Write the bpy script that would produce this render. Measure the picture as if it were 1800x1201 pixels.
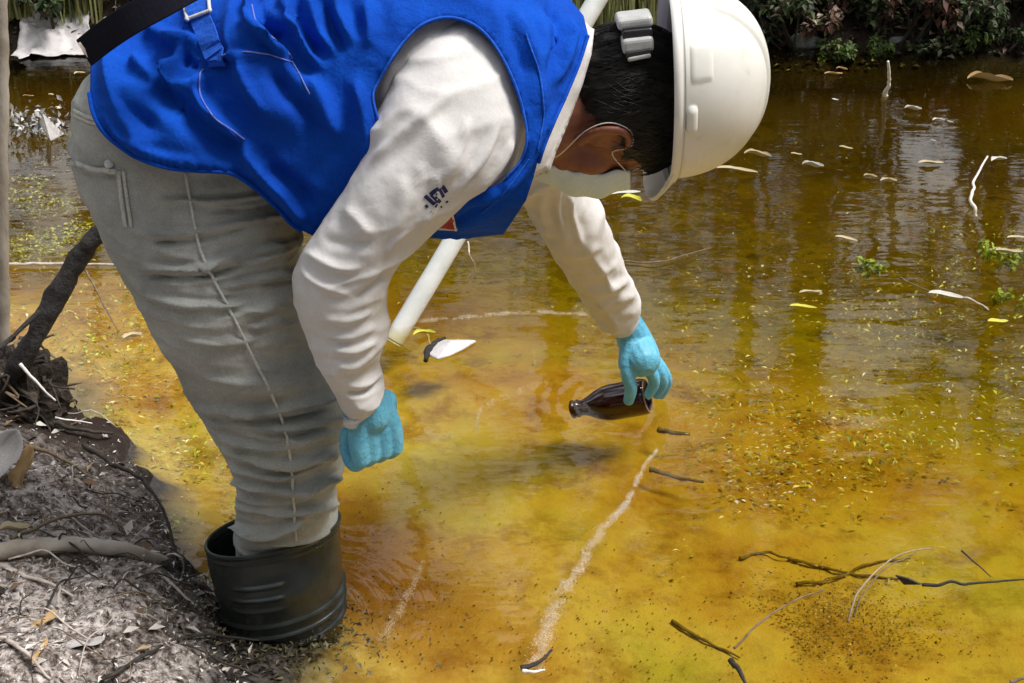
import bpy, bmesh, math, random
import numpy as np
from mathutils import Vector, Matrix

random.seed(7)
RNG = np.random.default_rng(11)
for o in list(bpy.data.objects):
    bpy.data.objects.remove(o)
sc = bpy.context.scene
COL = sc.collection
PI = math.pi

# ------------------------------------------------------------------ camera, sky, sun, exposure
CAM_H, PITCH, FPX = 1.233, math.radians(26), 2400.0
cd = bpy.data.cameras.new('camera')
cam = bpy.data.objects.new('camera', cd)
COL.objects.link(cam)
cam.location = (0, 0, CAM_H)
cam.rotation_euler = (PI / 2 - PITCH, 0, 0)
cd.sensor_width = 36
cd.lens = 36 * FPX / 1800
cd.clip_start, cd.clip_end = 0.05, 500
sc.camera = cam

SUN_EL, SUN_AZ = math.radians(62), math.radians(98)      # azimuth from +Y towards +X
w = bpy.data.worlds.new('World')
sc.world = w
w.use_nodes = True
nt = w.node_tree
bg = nt.nodes['Background']
sky = nt.nodes.new('ShaderNodeTexSky')
sky.sky_type = 'NISHITA'
sky.sun_disc = False
sky.sun_elevation = SUN_EL
sky.sun_rotation = SUN_AZ
sky.dust_density = 5.0
sky.air_density = 1.2
sky.ozone_density = 0.6
wt = nt.nodes.new('ShaderNodeTexCoord')
wn = nt.nodes.new('ShaderNodeTexNoise')
wn.inputs['Scale'].default_value = 2.6
wn.inputs['Detail'].default_value = 5
nt.links.new(wt.outputs['Generated'], wn.inputs['Vector'])
wr = nt.nodes.new('ShaderNodeMapRange')
wr.inputs['From Min'].default_value = 0.40
wr.inputs['From Max'].default_value = 0.56
nt.links.new(wn.outputs['Fac'], wr.inputs[0])
wm = nt.nodes.new('ShaderNodeMix')
wm.data_type = 'RGBA'
nt.links.new(wr.outputs[0], wm.inputs[0])
nt.links.new(sky.outputs[0], wm.inputs[6])
wm.inputs[7].default_value = (10.0, 10.1, 10.3, 1)          # sunlit white cloud
nt.links.new(wm.outputs[2], bg.inputs[0])
bg.inputs[1].default_value = 0.10
sd = bpy.data.lights.new('sun', 'SUN')
sd.energy = 3.4
sd.angle = math.radians(20)
sd.color = (1.0, 0.965, 0.92)
sun = bpy.data.objects.new('sun', sd)
COL.objects.link(sun)
sdir = Vector((math.sin(SUN_AZ) * math.cos(SUN_EL), math.cos(SUN_AZ) * math.cos(SUN_EL), math.sin(SUN_EL)))
sun.rotation_euler = sdir.to_track_quat('Z', 'Y').to_euler()
sun.location = sdir * 20

sc.view_settings.view_transform = 'Standard'
sc.view_settings.look = 'None'
sc.view_settings.gamma = 1
sc.view_settings.exposure = 0.47
sc.view_settings.use_curve_mapping = False
sc.render.engine = 'CYCLES'
sc.cycles.use_denoising = True
sc.cycles.max_bounces = 8
sc.cycles.transparent_max_bounces = 12
sc.cycles.volume_bounces = 0

# ------------------------------------------------------------------ helpers
C = np.array([0, 0, CAM_H])
FW = np.array([0, math.cos(PITCH), -math.sin(PITCH)])
RT = np.array([1.0, 0, 0])
UP = np.array([0, math.sin(PITCH), math.cos(PITCH)])


def ray(px, py):
    px = np.asarray(px, float)
    py = np.asarray(py, float)
    return FW + ((px - 900) / FPX)[..., None] * RT - ((py - 600.5) / FPX)[..., None] * UP


def V(px, py, Y):
    """The point at distance Y (world y) seen at a pixel of the photograph."""
    r = ray(px, py)
    return C + r * (np.asarray(Y, float) / r[..., 1])[..., None]


def W(px, py, z=0.0):
    """The point at height z seen at a pixel."""
    r = ray(px, py)
    return C + r * ((z - CAM_H) / r[..., 2])[..., None]


def proj(P):
    d = np.asarray(P) - C
    dep = d @ FW
    return np.stack([900 + FPX * (d @ RT) / dep, 600.5 - FPX * (d @ UP) / dep], -1)


def hash3(i, j, k, s=0):
    n = (i * 374761393 + j * 668265263 + k * 2147483647 + s * 974634541) & 0xffffffff
    n = ((n ^ (n >> 13)) * 1274126177) & 0xffffffff
    n = (n ^ (n >> 16)) & 0xffffff
    return n / 8388607.5 - 1.0


def noise3(P, scale=1.0, seed=0):
    P = np.asarray(P, float) * scale
    i = np.floor(P).astype(np.int64)
    f = P - i
    f = f * f * (3 - 2 * f)
    r = 0
    for a in (0, 1):
        for b in (0, 1):
            for c in (0, 1):
                wgt = (f[..., 0] if a else 1 - f[..., 0]) * (f[..., 1] if b else 1 - f[..., 1]) * (f[..., 2] if c else 1 - f[..., 2])
                r = r + wgt * hash3(i[..., 0] + a, i[..., 1] + b, i[..., 2] + c, seed)
    return r


def fbm(P, scale=1.0, oct=4, seed=0):
    r, a = 0, 1.0
    for o in range(oct):
        r = r + a * noise3(P, scale * 2 ** o, seed + o)
        a *= 0.5
    return r


def smooth(a, b, x):
    t = np.clip((x - a) / (b - a), 0, 1)
    return t * t * (3 - 2 * t)


def link(name, me, mat, parent=None, smoothf=True):
    o = bpy.data.objects.new(name, me)
    COL.objects.link(o)
    if mat:
        me.materials.append(mat)
    if smoothf and len(me.polygons):
        me.polygons.foreach_set('use_smooth', [True] * len(me.polygons))
    if parent:
        o.parent = parent
    return o


def mesh(name, verts, faces):
    me = bpy.data.meshes.new(name)
    me.from_pydata([tuple(v) for v in verts], [], [tuple(f) for f in faces])
    me.update()
    return me


def fastmesh(name, verts, faces):
    """verts (n,3), faces (m,k) arrays."""
    me = bpy.data.meshes.new(name)
    verts = np.asarray(verts, np.float32)
    faces = np.asarray(faces, np.int32)
    m, k = faces.shape
    me.vertices.add(len(verts))
    me.vertices.foreach_set('co', verts.ravel())
    me.loops.add(m * k)
    me.loops.foreach_set('vertex_index', faces.ravel())
    me.polygons.add(m)
    me.polygons.foreach_set('loop_start', np.arange(0, m * k, k, dtype=np.int32))
    me.polygons.foreach_set('loop_total', np.full(m, k, np.int32))
    me.update()
    me.validate()
    return me


def empty(name, loc=(0, 0, 0)):
    o = bpy.data.objects.new(name, None)
    o.empty_display_size = 0.05
    o.location = loc
    COL.objects.link(o)
    return o


def tag(o, label=None, cat=None, group=None, kind=None):
    if label:
        o['label'] = label
    if cat:
        o['category'] = cat
    if group:
        o['group'] = group
    if kind:
        o['kind'] = kind
    return o


def under(o, root):
    """Parent o to root and keep it where it is."""
    o.parent = root
    o.matrix_parent_inverse = Matrix.Translation(-Vector(root.location))
    return o


def crom(K, n):
    """Catmull-Rom through the rows of K, n samples."""
    K = np.asarray(K, float)
    m = len(K)
    if m == 2:
        t = np.linspace(0, 1, n)[:, None]
        return K[0] * (1 - t) + K[1] * t
    Q = np.vstack([2 * K[0] - K[1], K, 2 * K[-1] - K[-2]])
    t = np.linspace(0, m - 1 - 1e-9, n)
    i = t.astype(int)
    f = (t - i)[:, None]
    p0, p1, p2, p3 = Q[i], Q[i + 1], Q[i + 2], Q[i + 3]
    return 0.5 * (2 * p1 + (p2 - p0) * f + (2 * p0 - 5 * p1 + 4 * p2 - p3) * f ** 2 + (3 * p1 - p0 - 3 * p2 + p3) * f ** 3)


def loft(sections, na, nl, ex=2.2, fit=6):
    """sections: (ax, ay, bx, by, Y, half thickness). Rings spanned by the outline points a and b; (nl, na, 3)."""
    S = crom(sections, nl)
    A0, B0, Y, th = S[:, 0:2], S[:, 2:4], S[:, 4], S[:, 5]
    A, B = A0.copy(), B0.copy()
    t = np.linspace(0, 2 * PI, na, endpoint=False)
    ct, st = np.cos(t), np.sin(t)
    ct = np.sign(ct) * np.abs(ct) ** (2 / ex)
    st = np.sign(st) * np.abs(st) ** (2 / ex)
    e = A0 - B0
    L = np.linalg.norm(e, axis=1)
    e = e / L[:, None]
    mid0 = (A0 + B0) / 2
    for it in range(fit + 1):
        pa, pb = V(A[:, 0], A[:, 1], Y), V(B[:, 0], B[:, 1], Y)
        c, u = (pa + pb) / 2, (pa - pb) / 2
        T = np.gradient(c, axis=0)
        v = np.cross(T, u)
        v /= np.linalg.norm(v, axis=1)[:, None] + 1e-12
        v *= np.where(v[:, 1] < 0, -1, 1)[:, None]
        P = c[:, None] + u[:, None] * ct[None, :, None] + v[:, None] * (th[:, None] * st[None])[..., None]
        if it == fit:
            break
        s = ((proj(P) - mid0[:, None]) * e[:, None]).sum(-1)
        A += e * np.clip(L / 2 - s.max(1), -30, 30)[:, None] * 0.7
        B += e * np.clip(-L / 2 - s.min(1), -30, 30)[:, None] * 0.7
    return P


def grid_normals(P):
    """outward normals for a ring grid (nl, na, 3) wrapped round axis 1"""
    da = np.roll(P, -1, 1) - np.roll(P, 1, 1)
    dl = np.gradient(P, axis=0)
    n = np.cross(da, dl)
    n /= np.linalg.norm(n, axis=-1, keepdims=True) + 1e-12
    ctr = P.mean(1, keepdims=True)
    if ((P - ctr) * n).sum() < 0:
        n = -n
    return n


def polydist(px, pl):
    """distance (and position 0..1) of points to a polyline in pixels"""
    pl = np.asarray(pl, float)
    seg = np.linalg.norm(np.diff(pl, axis=0), axis=1)
    cum = np.concatenate([[0], np.cumsum(seg)])
    best = np.full(px.shape[:-1], 1e9)
    pos = np.zeros(px.shape[:-1])
    for i in range(len(pl) - 1):
        d = pl[i + 1] - pl[i]
        t = np.clip(((px - pl[i]) @ d) / (d @ d + 1e-9), 0, 1)
        q = np.linalg.norm(px - (pl[i] + t[..., None] * d), axis=-1)
        m = q < best
        best = np.where(m, q, best)
        pos = np.where(m, (cum[i] + t * seg[i]) / cum[-1], pos)
    return best, pos


def sculpt(P, N, folds, SC=1.0):
    """folds: (polyline, width px, height m); each a ridge (+) or crease (-) on the camera side, fading at both ends"""
    px = proj(P)
    vd = C - P
    vd /= np.linalg.norm(vd, axis=-1, keepdims=True)
    face = smooth(0.0, 0.35, (N * vd).sum(-1))
    D = np.zeros(P.shape[:-1])
    for pl, wd, h in folds:
        if len(pl) > 2:
            pl = crom(pl, len(pl) * 4)
        d, pos = polydist(px, pl)
        k = 0.55 * np.exp(-(d / wd) ** 2) + 0.45 * np.exp(-1.6 * d / wd) - 0.3 * np.exp(-((d - 2.2 * wd) / (1.2 * wd)) ** 2)
        k = k * (0.75 + 0.5 * noise3(P, 40, int(pl[0][0]) % 97))
        D += h * SC * k * smooth(0, 0.22, pos) * smooth(0, 0.22, 1 - pos)
    return P + N * (D * face)[..., None]


def ring_faces(nl, na):
    i = np.arange(nl - 1)[:, None]
    j = np.arange(na)[None]
    j2 = (j + 1) % na
    return np.stack(np.broadcast_arrays(i * na + j, i * na + j2, (i + 1) * na + j2, (i + 1) * na + j), -1).reshape(-1, 4)


def inpoly(px, poly):
    poly = np.asarray(poly, float)
    x, y = px[..., 0], px[..., 1]
    r = np.zeros(x.shape, bool)
    for i in range(len(poly)):
        x0, y0 = poly[i]
        x1, y1 = poly[i - 1]
        c = ((y0 > y) != (y1 > y)) & (x < (x1 - x0) * (y - y0) / (y1 - y0 + 1e-12) + x0)
        r ^= c
    return r


def capped(P):
    """closed tube from a ring grid: verts, faces (list)"""
    nl, na = P.shape[:2]
    v = list(P.reshape(-1, 3))
    f = [tuple(q) for q in ring_faces(nl, na)]
    v.append(P[0].mean(0))
    v.append(P[-1].mean(0))
    a, b = nl * na, nl * na + 1
    for j in range(na):
        f.append((a, (j + 1) % na, j))
        f.append((b, (nl - 1) * na + j, (nl - 1) * na + (j + 1) % na))
    return v, f


def tube(pts, rad, n=8, samples=None, wob=0.0, flat=1.0):
    """closed tapered tube through pts (3D); rad scalar or list"""
    pts = np.asarray(pts, float)
    if np.isscalar(rad):
        rad = [rad] * len(pts)
    K = np.column_stack([pts, rad])
    if samples is None:
        samples = max(2, len(pts) * 5) if len(pts) > 2 else 6
    K = crom(K, samples)
    c, r = K[:, :3], np.maximum(K[:, 3], 1e-4)
    T = np.gradient(c, axis=0)
    T /= np.linalg.norm(T, axis=1)[:, None] + 1e-12
    ref = np.array([0.0, 0, 1]) if abs(T[:, 2]).mean() < 0.8 else np.array([0.0, 1, 0])
    a = np.cross(T, ref)
    a /= np.linalg.norm(a, axis=1)[:, None] + 1e-12
    b = np.cross(a, T)
    t = np.linspace(0, 2 * PI, n, endpoint=False)
    P = c[:, None] + r[:, None, None] * (a[:, None] * np.cos(t)[None, :, None] + flat * b[:, None] * np.sin(t)[None, :, None])
    if wob:
        P = P + (P - c[:, None]) * (wob * fbm(P, 0.6 / max(r.mean(), 1e-3), 2))[..., None]
    return capped(P)


def tube_obj(name, pts, rad, mat, parent=None, **k):
    v, f = tube(pts, rad, **k)
    return link(name, mesh(name, v, f), mat, parent)


def join(parts):
    V_, F_ = [], []
    for v, f in parts:
        o = len(V_)
        V_ += [tuple(q) for q in v]
        F_ += [tuple(i + o for i in q) for q in f]
    return V_, F_


def box(c, s, R=None):
    c = np.asarray(c, float)
    v = np.array([[x, y, z] for x in (-1, 1) for y in (-1, 1) for z in (-1, 1)]) * np.asarray(s) / 2
    if R is not None:
        v = v @ np.asarray(R).T
    f = [(0, 1, 3, 2), (4, 6, 7, 5), (0, 4, 5, 1), (2, 3, 7, 6), (0, 2, 6, 4), (1, 5, 7, 3)]
    return [tuple(q) for q in v + c], f


def bevel(o, wd=0.002, seg=2):
    m = o.modifiers.new('bevel', 'BEVEL')
    m.width = wd
    m.segments = seg
    return o


def ell(c, r, R=None, n=20):
    """closed ellipsoid"""
    ph = np.linspace(0.12, PI - 0.12, n // 2 + 2)
    th = np.linspace(0, 2 * PI, n, endpoint=False)
    P = np.stack(np.broadcast_arrays(np.sin(ph)[:, None] * np.cos(th), np.sin(ph)[:, None] * np.sin(th), np.cos(ph)[:, None]), -1) * np.asarray(r)
    if R is not None:
        P = P @ np.asarray(R).T
    return capped(P + np.asarray(c))


def chain(pts, rad, n=14, flat=1.0):
    """limb: tapered tube with round ends"""
    pts = [np.asarray(p, float) for p in pts]
    d0 = pts[0] - pts[1]
    d0 /= np.linalg.norm(d0)
    d1 = pts[-1] - pts[-2]
    d1 /= np.linalg.norm(d1)
    P = [pts[0] + d0 * rad[0] * 0.9, pts[0] + d0 * rad[0] * 0.55] + pts + [pts[-1] + d1 * rad[-1] * 0.55, pts[-1] + d1 * rad[-1] * 0.9]
    r = [rad[0] * 0.3, rad[0] * 0.82] + list(rad) + [rad[-1] * 0.82, rad[-1] * 0.3]
    return tube(P, r, n=n, samples=len(P) * 4, flat=flat)


def remeshed(name, parts, voxel, smooth_it=6):
    """one continuous skin over overlapping closed shapes"""
    v, f = join(parts)
    o = link(name, mesh(name, v, f), None)
    m = o.modifiers.new('r', 'REMESH')
    m.mode = 'VOXEL'
    m.voxel_size = voxel
    s = o.modifiers.new('s', 'SMOOTH')
    s.iterations = smooth_it
    s.factor = 0.5
    dg = bpy.context.evaluated_depsgraph_get()
    me = bpy.data.meshes.new_from_object(o.evaluated_get(dg))
    bpy.data.objects.remove(o)
    me.name = name
    return me


def surf_at(P, N, pts, off=0.001, near=True):
    """3D points (and normals) on the camera side of a ring grid at pixels pts"""
    Pf, Nf = P.reshape(-1, 3), N.reshape(-1, 3)
    vd = C - Pf
    ok = (Nf * vd).sum(1) > 0
    Pf, Nf = Pf[ok], Nf[ok]
    q = proj(Pf)
    out, nn = [], []
    for p in np.asarray(pts, float):
        d = ((q - p) ** 2).sum(1)
        i = np.argpartition(d, 5)[:5]
        wgt = 1 / (d[i] + 0.5)
        wgt /= wgt.sum()
        n = (Nf[i] * wgt[:, None]).sum(0)
        n /= np.linalg.norm(n)
        b = (Pf[i] * wgt[:, None]).sum(0)
        dep = (b - C) @ FW
        r = ray(*p)
        out.append(C + r * dep + n * off)
        nn.append(n)
    return np.array(out), np.array(nn)


def ribbon(P3, N3, wd, th=0.0015):
    """a thin strap lying along P3 with normals N3: closed strip"""
    P3, N3 = np.asarray(P3), np.asarray(N3)
    T = np.gradient(P3, axis=0)
    s = np.cross(T, N3)
    s /= np.linalg.norm(s, axis=1)[:, None] + 1e-12
    wd = np.broadcast_to(np.asarray(wd, float), (len(P3),))[:, None]
    R = np.stack([P3 - s * wd / 2, P3 + s * wd / 2, P3 + s * wd / 2 + N3 * th, P3 - s * wd / 2 + N3 * th], 1)
    return capped(R)


# ------------------------------------------------------------------ materials
def nodes(name):
    m = bpy.data.materials.new(name)
    m.use_nodes = True
    return m, m.node_tree, m.node_tree.nodes['Principled BSDF']


def ramp(nt, stops, interp='LINEAR'):
    r = nt.nodes.new('ShaderNodeValToRGB')
    r.color_ramp.interpolation = interp
    el = r.color_ramp.elements
    while len(el) < len(stops):
        el.new(0.5)
    for e, (p, c) in zip(el, stops):
        e.position = p
        e.color = (*c, 1)
    return r


def noise_node(nt, scale, detail=4, rough=0.6, coord='Object', stretch=None):
    tc = nt.nodes.new('ShaderNodeTexCoord')
    n = nt.nodes.new('ShaderNodeTexNoise')
    n.inputs['Scale'].default_value = scale
    n.inputs['Detail'].default_value = detail
    n.inputs['Roughness'].default_value = rough
    if stretch:
        mp = nt.nodes.new('ShaderNodeMapping')
        mp.inputs['Scale'].default_value = stretch
        nt.links.new(tc.outputs[coord], mp.inputs[0])
        nt.links.new(mp.outputs[0], n.inputs['Vector'])
    else:
        nt.links.new(tc.outputs[coord], n.inputs['Vector'])
    return n


def add_bump(nt, b, src, strength, dist, prev=None):
    bp = nt.nodes.new('ShaderNodeBump')
    bp.inputs['Strength'].default_value = strength
    bp.inputs['Distance'].default_value = dist
    nt.links.new(src, bp.inputs['Height'])
    if prev:
        nt.links.new(prev.outputs[0], bp.inputs['Normal'])
    nt.links.new(bp.outputs[0], b.inputs['Normal'])
    return bp


def mat(name, stops, scale=20, rough=0.7, bump=0.3, bdist=0.002, bscale=None, spec=0.5, stretch=None, detail=5, sheen=0, fine=0):
    """noise-coloured material; stops: [(pos, colour), ...]"""
    m, nt, b = nodes(name)
    n = noise_node(nt, scale, detail, 0.6, stretch=stretch)
    r = ramp(nt, stops)
    nt.links.new(n.outputs['Fac'], r.inputs[0])
    nt.links.new(r.outputs[0], b.inputs['Base Color'])
    b.inputs['Roughness'].default_value = rough
    b.inputs['Specular IOR Level'].default_value = spec
    if sheen:
        b.inputs['Sheen Weight'].default_value = sheen
        b.inputs['Sheen Roughness'].default_value = 0.5
    if bump:
        n2 = noise_node(nt, bscale or scale * 3, 5, 0.65, stretch=stretch)
        p = add_bump(nt, b, n2.outputs['Fac'], bump, bdist)
        if fine:
            n3 = noise_node(nt, fine, 2, 0.5)
            add_bump(nt, b, n3.outputs['Fac'], 0.35, 0.0006, p)
    return m


def leaf_mat(name, cols, rough=0.55, trans=0.35, spec=0.4):
    """one colour per leaf, from a ramp over the leaf's own random number"""
    m, nt, b = nodes(name)
    g = nt.nodes.new('ShaderNodeNewGeometry')
    k = len(cols)
    r = ramp(nt, [((i + 0.001) / k, c) for i, c in enumerate(cols)], 'CONSTANT')
    nt.links.new(g.outputs['Random Per Island'], r.inputs[0])
    n = noise_node(nt, 60, 3)
    mx = nt.nodes.new('ShaderNodeMix')
    mx.data_type = 'RGBA'
    mx.blend_type = 'MULTIPLY'
    mx.inputs[0].default_value = 0.5
    r2 = ramp(nt, [(0.3, (0.55, 0.5, 0.45)), (0.7, (1.25, 1.25, 1.2))])
    nt.links.new(n.outputs['Fac'], r2.inputs[0])
    nt.links.new(r.outputs[0], mx.inputs[6])
    nt.links.new(r2.outputs[0], mx.inputs[7])
    nt.links.new(mx.outputs[2], b.inputs['Base Color'])
    b.inputs['Roughness'].default_value = rough
    b.inputs['Specular IOR Level'].default_value = spec
    if trans:
        t = nt.nodes.new('ShaderNodeBsdfTranslucent')
        nt.links.new(mx.outputs[2], t.inputs[0])
        ms = nt.nodes.new('ShaderNodeMixShader')
        ms.inputs[0].default_value = trans
        out = nt.nodes['Material Output']
        nt.links.new(b.outputs[0], ms.inputs[1])
        nt.links.new(t.outputs[0], ms.inputs[2])
        nt.links.new(ms.outputs[0], out.inputs['Surface'])
    return m


def cloth(name, c, c2, weave=900, rough=0.9, sheen=0.0, bump=0.5, wear=0.25, wscale=320, spec=0.12):
    """woven cloth: slow tone change, mottled wear, small creases and fine weave relief"""
    m, nt, b = nodes(name)
    n = noise_node(nt, 9, 5, 0.65)
    r_ = ramp(nt, [(0.3, c2), (0.7, c)])
    nt.links.new(n.outputs['Fac'], r_.inputs[0])
    n2 = noise_node(nt, wscale, 3, 0.6)
    r2 = ramp(nt, [(0.3, (1 - wear,) * 3), (0.7, (1 + wear,) * 3)])
    nt.links.new(n2.outputs['Fac'], r2.inputs[0])
    mx_ = nt.nodes.new('ShaderNodeMix')
    mx_.data_type = 'RGBA'
    mx_.blend_type = 'MULTIPLY'
    mx_.inputs[0].default_value = 1
    nt.links.new(r_.outputs[0], mx_.inputs[6])
    nt.links.new(r2.outputs[0], mx_.inputs[7])
    nt.links.new(mx_.outputs[2], b.inputs['Base Color'])
    b.inputs['Roughness'].default_value = rough
    b.inputs['Specular IOR Level'].default_value = spec
    b.inputs['Sheen Weight'].default_value = sheen
    n3 = noise_node(nt, 26, 4, 0.55)
    ab = nt.nodes.new('ShaderNodeMath')
    ab.operation = 'SUBTRACT'
    ab.inputs[1].default_value = 0.5
    nt.links.new(n3.outputs['Fac'], ab.inputs[0])
    ab2 = nt.nodes.new('ShaderNodeMath')
    ab2.operation = 'ABSOLUTE'
    nt.links.new(ab.outputs[0], ab2.inputs[0])
    p = add_bump(nt, b, ab2.outputs[0], bump, 0.012)
    n4 = noise_node(nt, weave, 2, 0.5)
    add_bump(nt, b, n4.outputs['Fac'], 0.4, 0.0008, p)
    return m


M = {}
M['vest'] = cloth('vest_cloth', (0.003, 0.070, 0.45), (0.002, 0.042, 0.32), wear=0.12)
M['vest_trim'] = cloth('vest_trim_cloth', (0.02, 0.11, 0.56), (0.015, 0.08, 0.45))
M['thread'] = mat('pale_thread', [(0.3, (0.06, 0.10, 0.42)), (0.7, (0.16, 0.19, 0.5))], 200, 0.8, 0)
M['shirt'] = cloth('shirt_cloth', (0.66, 0.645, 0.64), (0.58, 0.565, 0.555), wear=0.04, bump=0.18)
M['jeans'] = cloth('grey_denim', (0.42, 0.43, 0.405), (0.25, 0.255, 0.245), weave=1100, bump=0.35, wear=0.16, wscale=520)
M['jeans_seam'] = cloth('grey_denim_seam', (0.56, 0.56, 0.52), (0.42, 0.42, 0.39), wear=0.2)
M['navy'] = mat('navy_print', [(0.3, (0.006, 0.008, 0.06)), (0.7, (0.012, 0.014, 0.085))], 300, 0.8, 0)
M['red'] = mat('red_cloth', [(0.3, (0.22, 0.012, 0.012)), (0.7, (0.4, 0.04, 0.035))], 90, 0.7, 0.2)
M['black_web'] = mat('black_webbing', [(0.3, (0.002, 0.002, 0.006)), (0.7, (0.006, 0.006, 0.016))], 300, 0.9, 0.3, spec=0.2)
M['metal'] = mat('worn_metal', [(0.3, (0.42, 0.42, 0.45)), (0.7, (0.62, 0.62, 0.6))], 200, 0.35, 0.1, spec=0.8)
M['rubber'] = mat('boot_rubber', [(0.3, (0.012, 0.015, 0.014)), (0.7, (0.028, 0.034, 0.032))], 25, 0.26, 0.15, bdist=0.001, bscale=200)
M['skin'] = mat('skin', [(0.3, (0.17, 0.055, 0.033)), (0.7, (0.25, 0.088, 0.052))], 60, 0.5, 0.2, bdist=0.0006, bscale=500)
M['hair'] = mat('black_hair', [(0.3, (0.004, 0.0035, 0.0032)), (0.7, (0.014, 0.013, 0.012))], 80, 0.5, 0.6, bdist=0.002, stretch=(0.15, 1, 1), bscale=300, spec=0.35)
M['hat'] = mat('hat_plastic', [(0.28, (0.60, 0.58, 0.52)), (0.42, (0.74, 0.73, 0.68)), (0.7, (0.79, 0.78, 0.74))], 26, 0.4, 0.06, detail=8, bdist=0.0006, bscale=220)
M['hat_grey'] = mat('hat_fitting', [(0.3, (0.34, 0.35, 0.34)), (0.7, (0.5, 0.5, 0.48))], 60, 0.45, 0.1)
M['black_plastic'] = mat('black_plastic', [(0.3, (0.008, 0.008, 0.009)), (0.7, (0.02, 0.02, 0.022))], 80, 0.4, 0.1)
M['mask'] = cloth('mask_cloth', (0.70, 0.80, 0.84), (0.6, 0.73, 0.78), wear=0.06, bump=0.2)
M['loop'] = mat('white_elastic', [(0.3, (0.6, 0.52, 0.46)), (0.7, (0.75, 0.68, 0.62))], 300, 0.8, 0.2)
M['glove'] = mat('nitrile_glove', [(0.3, (0.09, 0.37, 0.57)), (0.7, (0.15, 0.50, 0.68))], 40, 0.4, 0.8, bdist=0.004, bscale=95, spec=0.5)
M['pole'] = mat('pole_paint', [(0.3, (0.55, 0.58, 0.57)), (0.62, (0.7, 0.72, 0.71)), (0.8, (0.6, 0.58, 0.5))], 18, 0.5, 0.15, bscale=120)
M['bark_dark'] = mat('charred_bark', [(0.3, (0.006, 0.005, 0.006)), (0.6, (0.018, 0.015, 0.014)), (0.85, (0.07, 0.06, 0.055))], 30, 0.8, 0.9, bdist=0.008, bscale=60)
M['bark_pale'] = mat('pale_bark', [(0.3, (0.2, 0.17, 0.13)), (0.55, (0.36, 0.32, 0.27)), (0.75, (0.5, 0.46, 0.4))], 14, 0.85, 0.7, bdist=0.004, bscale=50, stretch=(1, 1, 0.4))
M['stump'] = mat('rotten_wood', [(0.3, (0.008, 0.006, 0.005)), (0.55, (0.04, 0.028, 0.02)), (0.75, (0.13, 0.095, 0.07))], 45, 0.9, 0.9, bdist=0.01, bscale=90)
M['twig_dark'] = mat('dark_twig', [(0.3, (0.012, 0.009, 0.007)), (0.7, (0.05, 0.04, 0.03))], 90, 0.8, 0.6)
M['twig_brown'] = mat('brown_twig', [(0.3, (0.10, 0.065, 0.035)), (0.7, (0.22, 0.16, 0.10))], 90, 0.8, 0.6)
M['twig_tan'] = mat('tan_twig', [(0.3, (0.2, 0.15, 0.09)), (0.7, (0.36, 0.29, 0.2))], 70, 0.8, 0.5)
M['twig_pale'] = mat('bleached_twig', [(0.3, (0.34, 0.28, 0.24)), (0.7, (0.6, 0.53, 0.48))], 70, 0.8, 0.5)
M['twig_white'] = mat('white_twig', [(0.3, (0.6, 0.56, 0.52)), (0.7, (0.8, 0.77, 0.74))], 70, 0.7, 0.4)
M['white_film'] = mat('white_plastic_film', [(0.3, (0.44, 0.42, 0.42)), (0.7, (0.60, 0.575, 0.58))], 25, 0.5, 0.5, bdist=0.006, bscale=40)
M['leaf_cream'] = mat('cream_leaf', [(0.3, (0.34, 0.27, 0.14)), (0.7, (0.58, 0.5, 0.33))], 60, 0.6, 0.4)
M['leaf_white'] = mat('bleached_leaf', [(0.3, (0.38, 0.36, 0.3)), (0.7, (0.62, 0.6, 0.54))], 60, 0.55, 0.4)
M['leaf_grey'] = mat('grey_dry_leaf', [(0.3, (0.34, 0.32, 0.31)), (0.7, (0.55, 0.53, 0.52))], 50, 0.75, 0.6)
M['leaf_yellow'] = mat('yellow_leaf', [(0.3, (0.42, 0.40, 0.02)), (0.7, (0.58, 0.55, 0.06))], 60, 0.5, 0.4)
M['leaf_tan'] = mat('tan_leaf', [(0.3, (0.34, 0.2, 0.08)), (0.7, (0.52, 0.36, 0.18))], 60, 0.6, 0.4)

GREENS = [(0.09, 0.13, 0.02), (0.13, 0.17, 0.03), (0.05, 0.08, 0.016), (0.18, 0.2, 0.04), (0.10, 0.10, 0.03)]
BROWNS = [(0.18, 0.12, 0.05), (0.10, 0.065, 0.03), (0.26, 0.17, 0.08), (0.06, 0.04, 0.02)]
M['crown'] = leaf_mat('tree_leaves', GREENS, trans=0.4)
M['crown_lime'] = leaf_mat('lime_leaves', [(0.16, 0.2, 0.02), (0.22, 0.25, 0.03), (0.10, 0.14, 0.02)], trans=0.45)
M['crown_brown'] = leaf_mat('brown_leaves', BROWNS + GREENS[:2], trans=0.3)
M['shrub_dark'] = leaf_mat('dark_shrub_leaves', [(0.035, 0.06, 0.024), (0.06, 0.10, 0.036), (0.12, 0.15, 0.07), (0.07, 0.05, 0.035)], trans=0.25)
M['shrub_russet'] = leaf_mat('russet_shrub_leaves', [(0.12, 0.055, 0.042), (0.2, 0.10, 0.07), (0.06, 0.035, 0.026), (0.5, 0.38, 0.32), (0.07, 0.09, 0.035)], trans=0.25)
M['shrub_bright'] = leaf_mat('bright_shrub_leaves', [(0.12, 0.2, 0.05), (0.2, 0.27, 0.08), (0.07, 0.12, 0.03)], trans=0.35)
M['grass'] = leaf_mat('pale_grass', [(0.22, 0.25, 0.08), (0.34, 0.34, 0.14), (0.12, 0.16, 0.04), (0.42, 0.40, 0.22)], trans=0.35)
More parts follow.
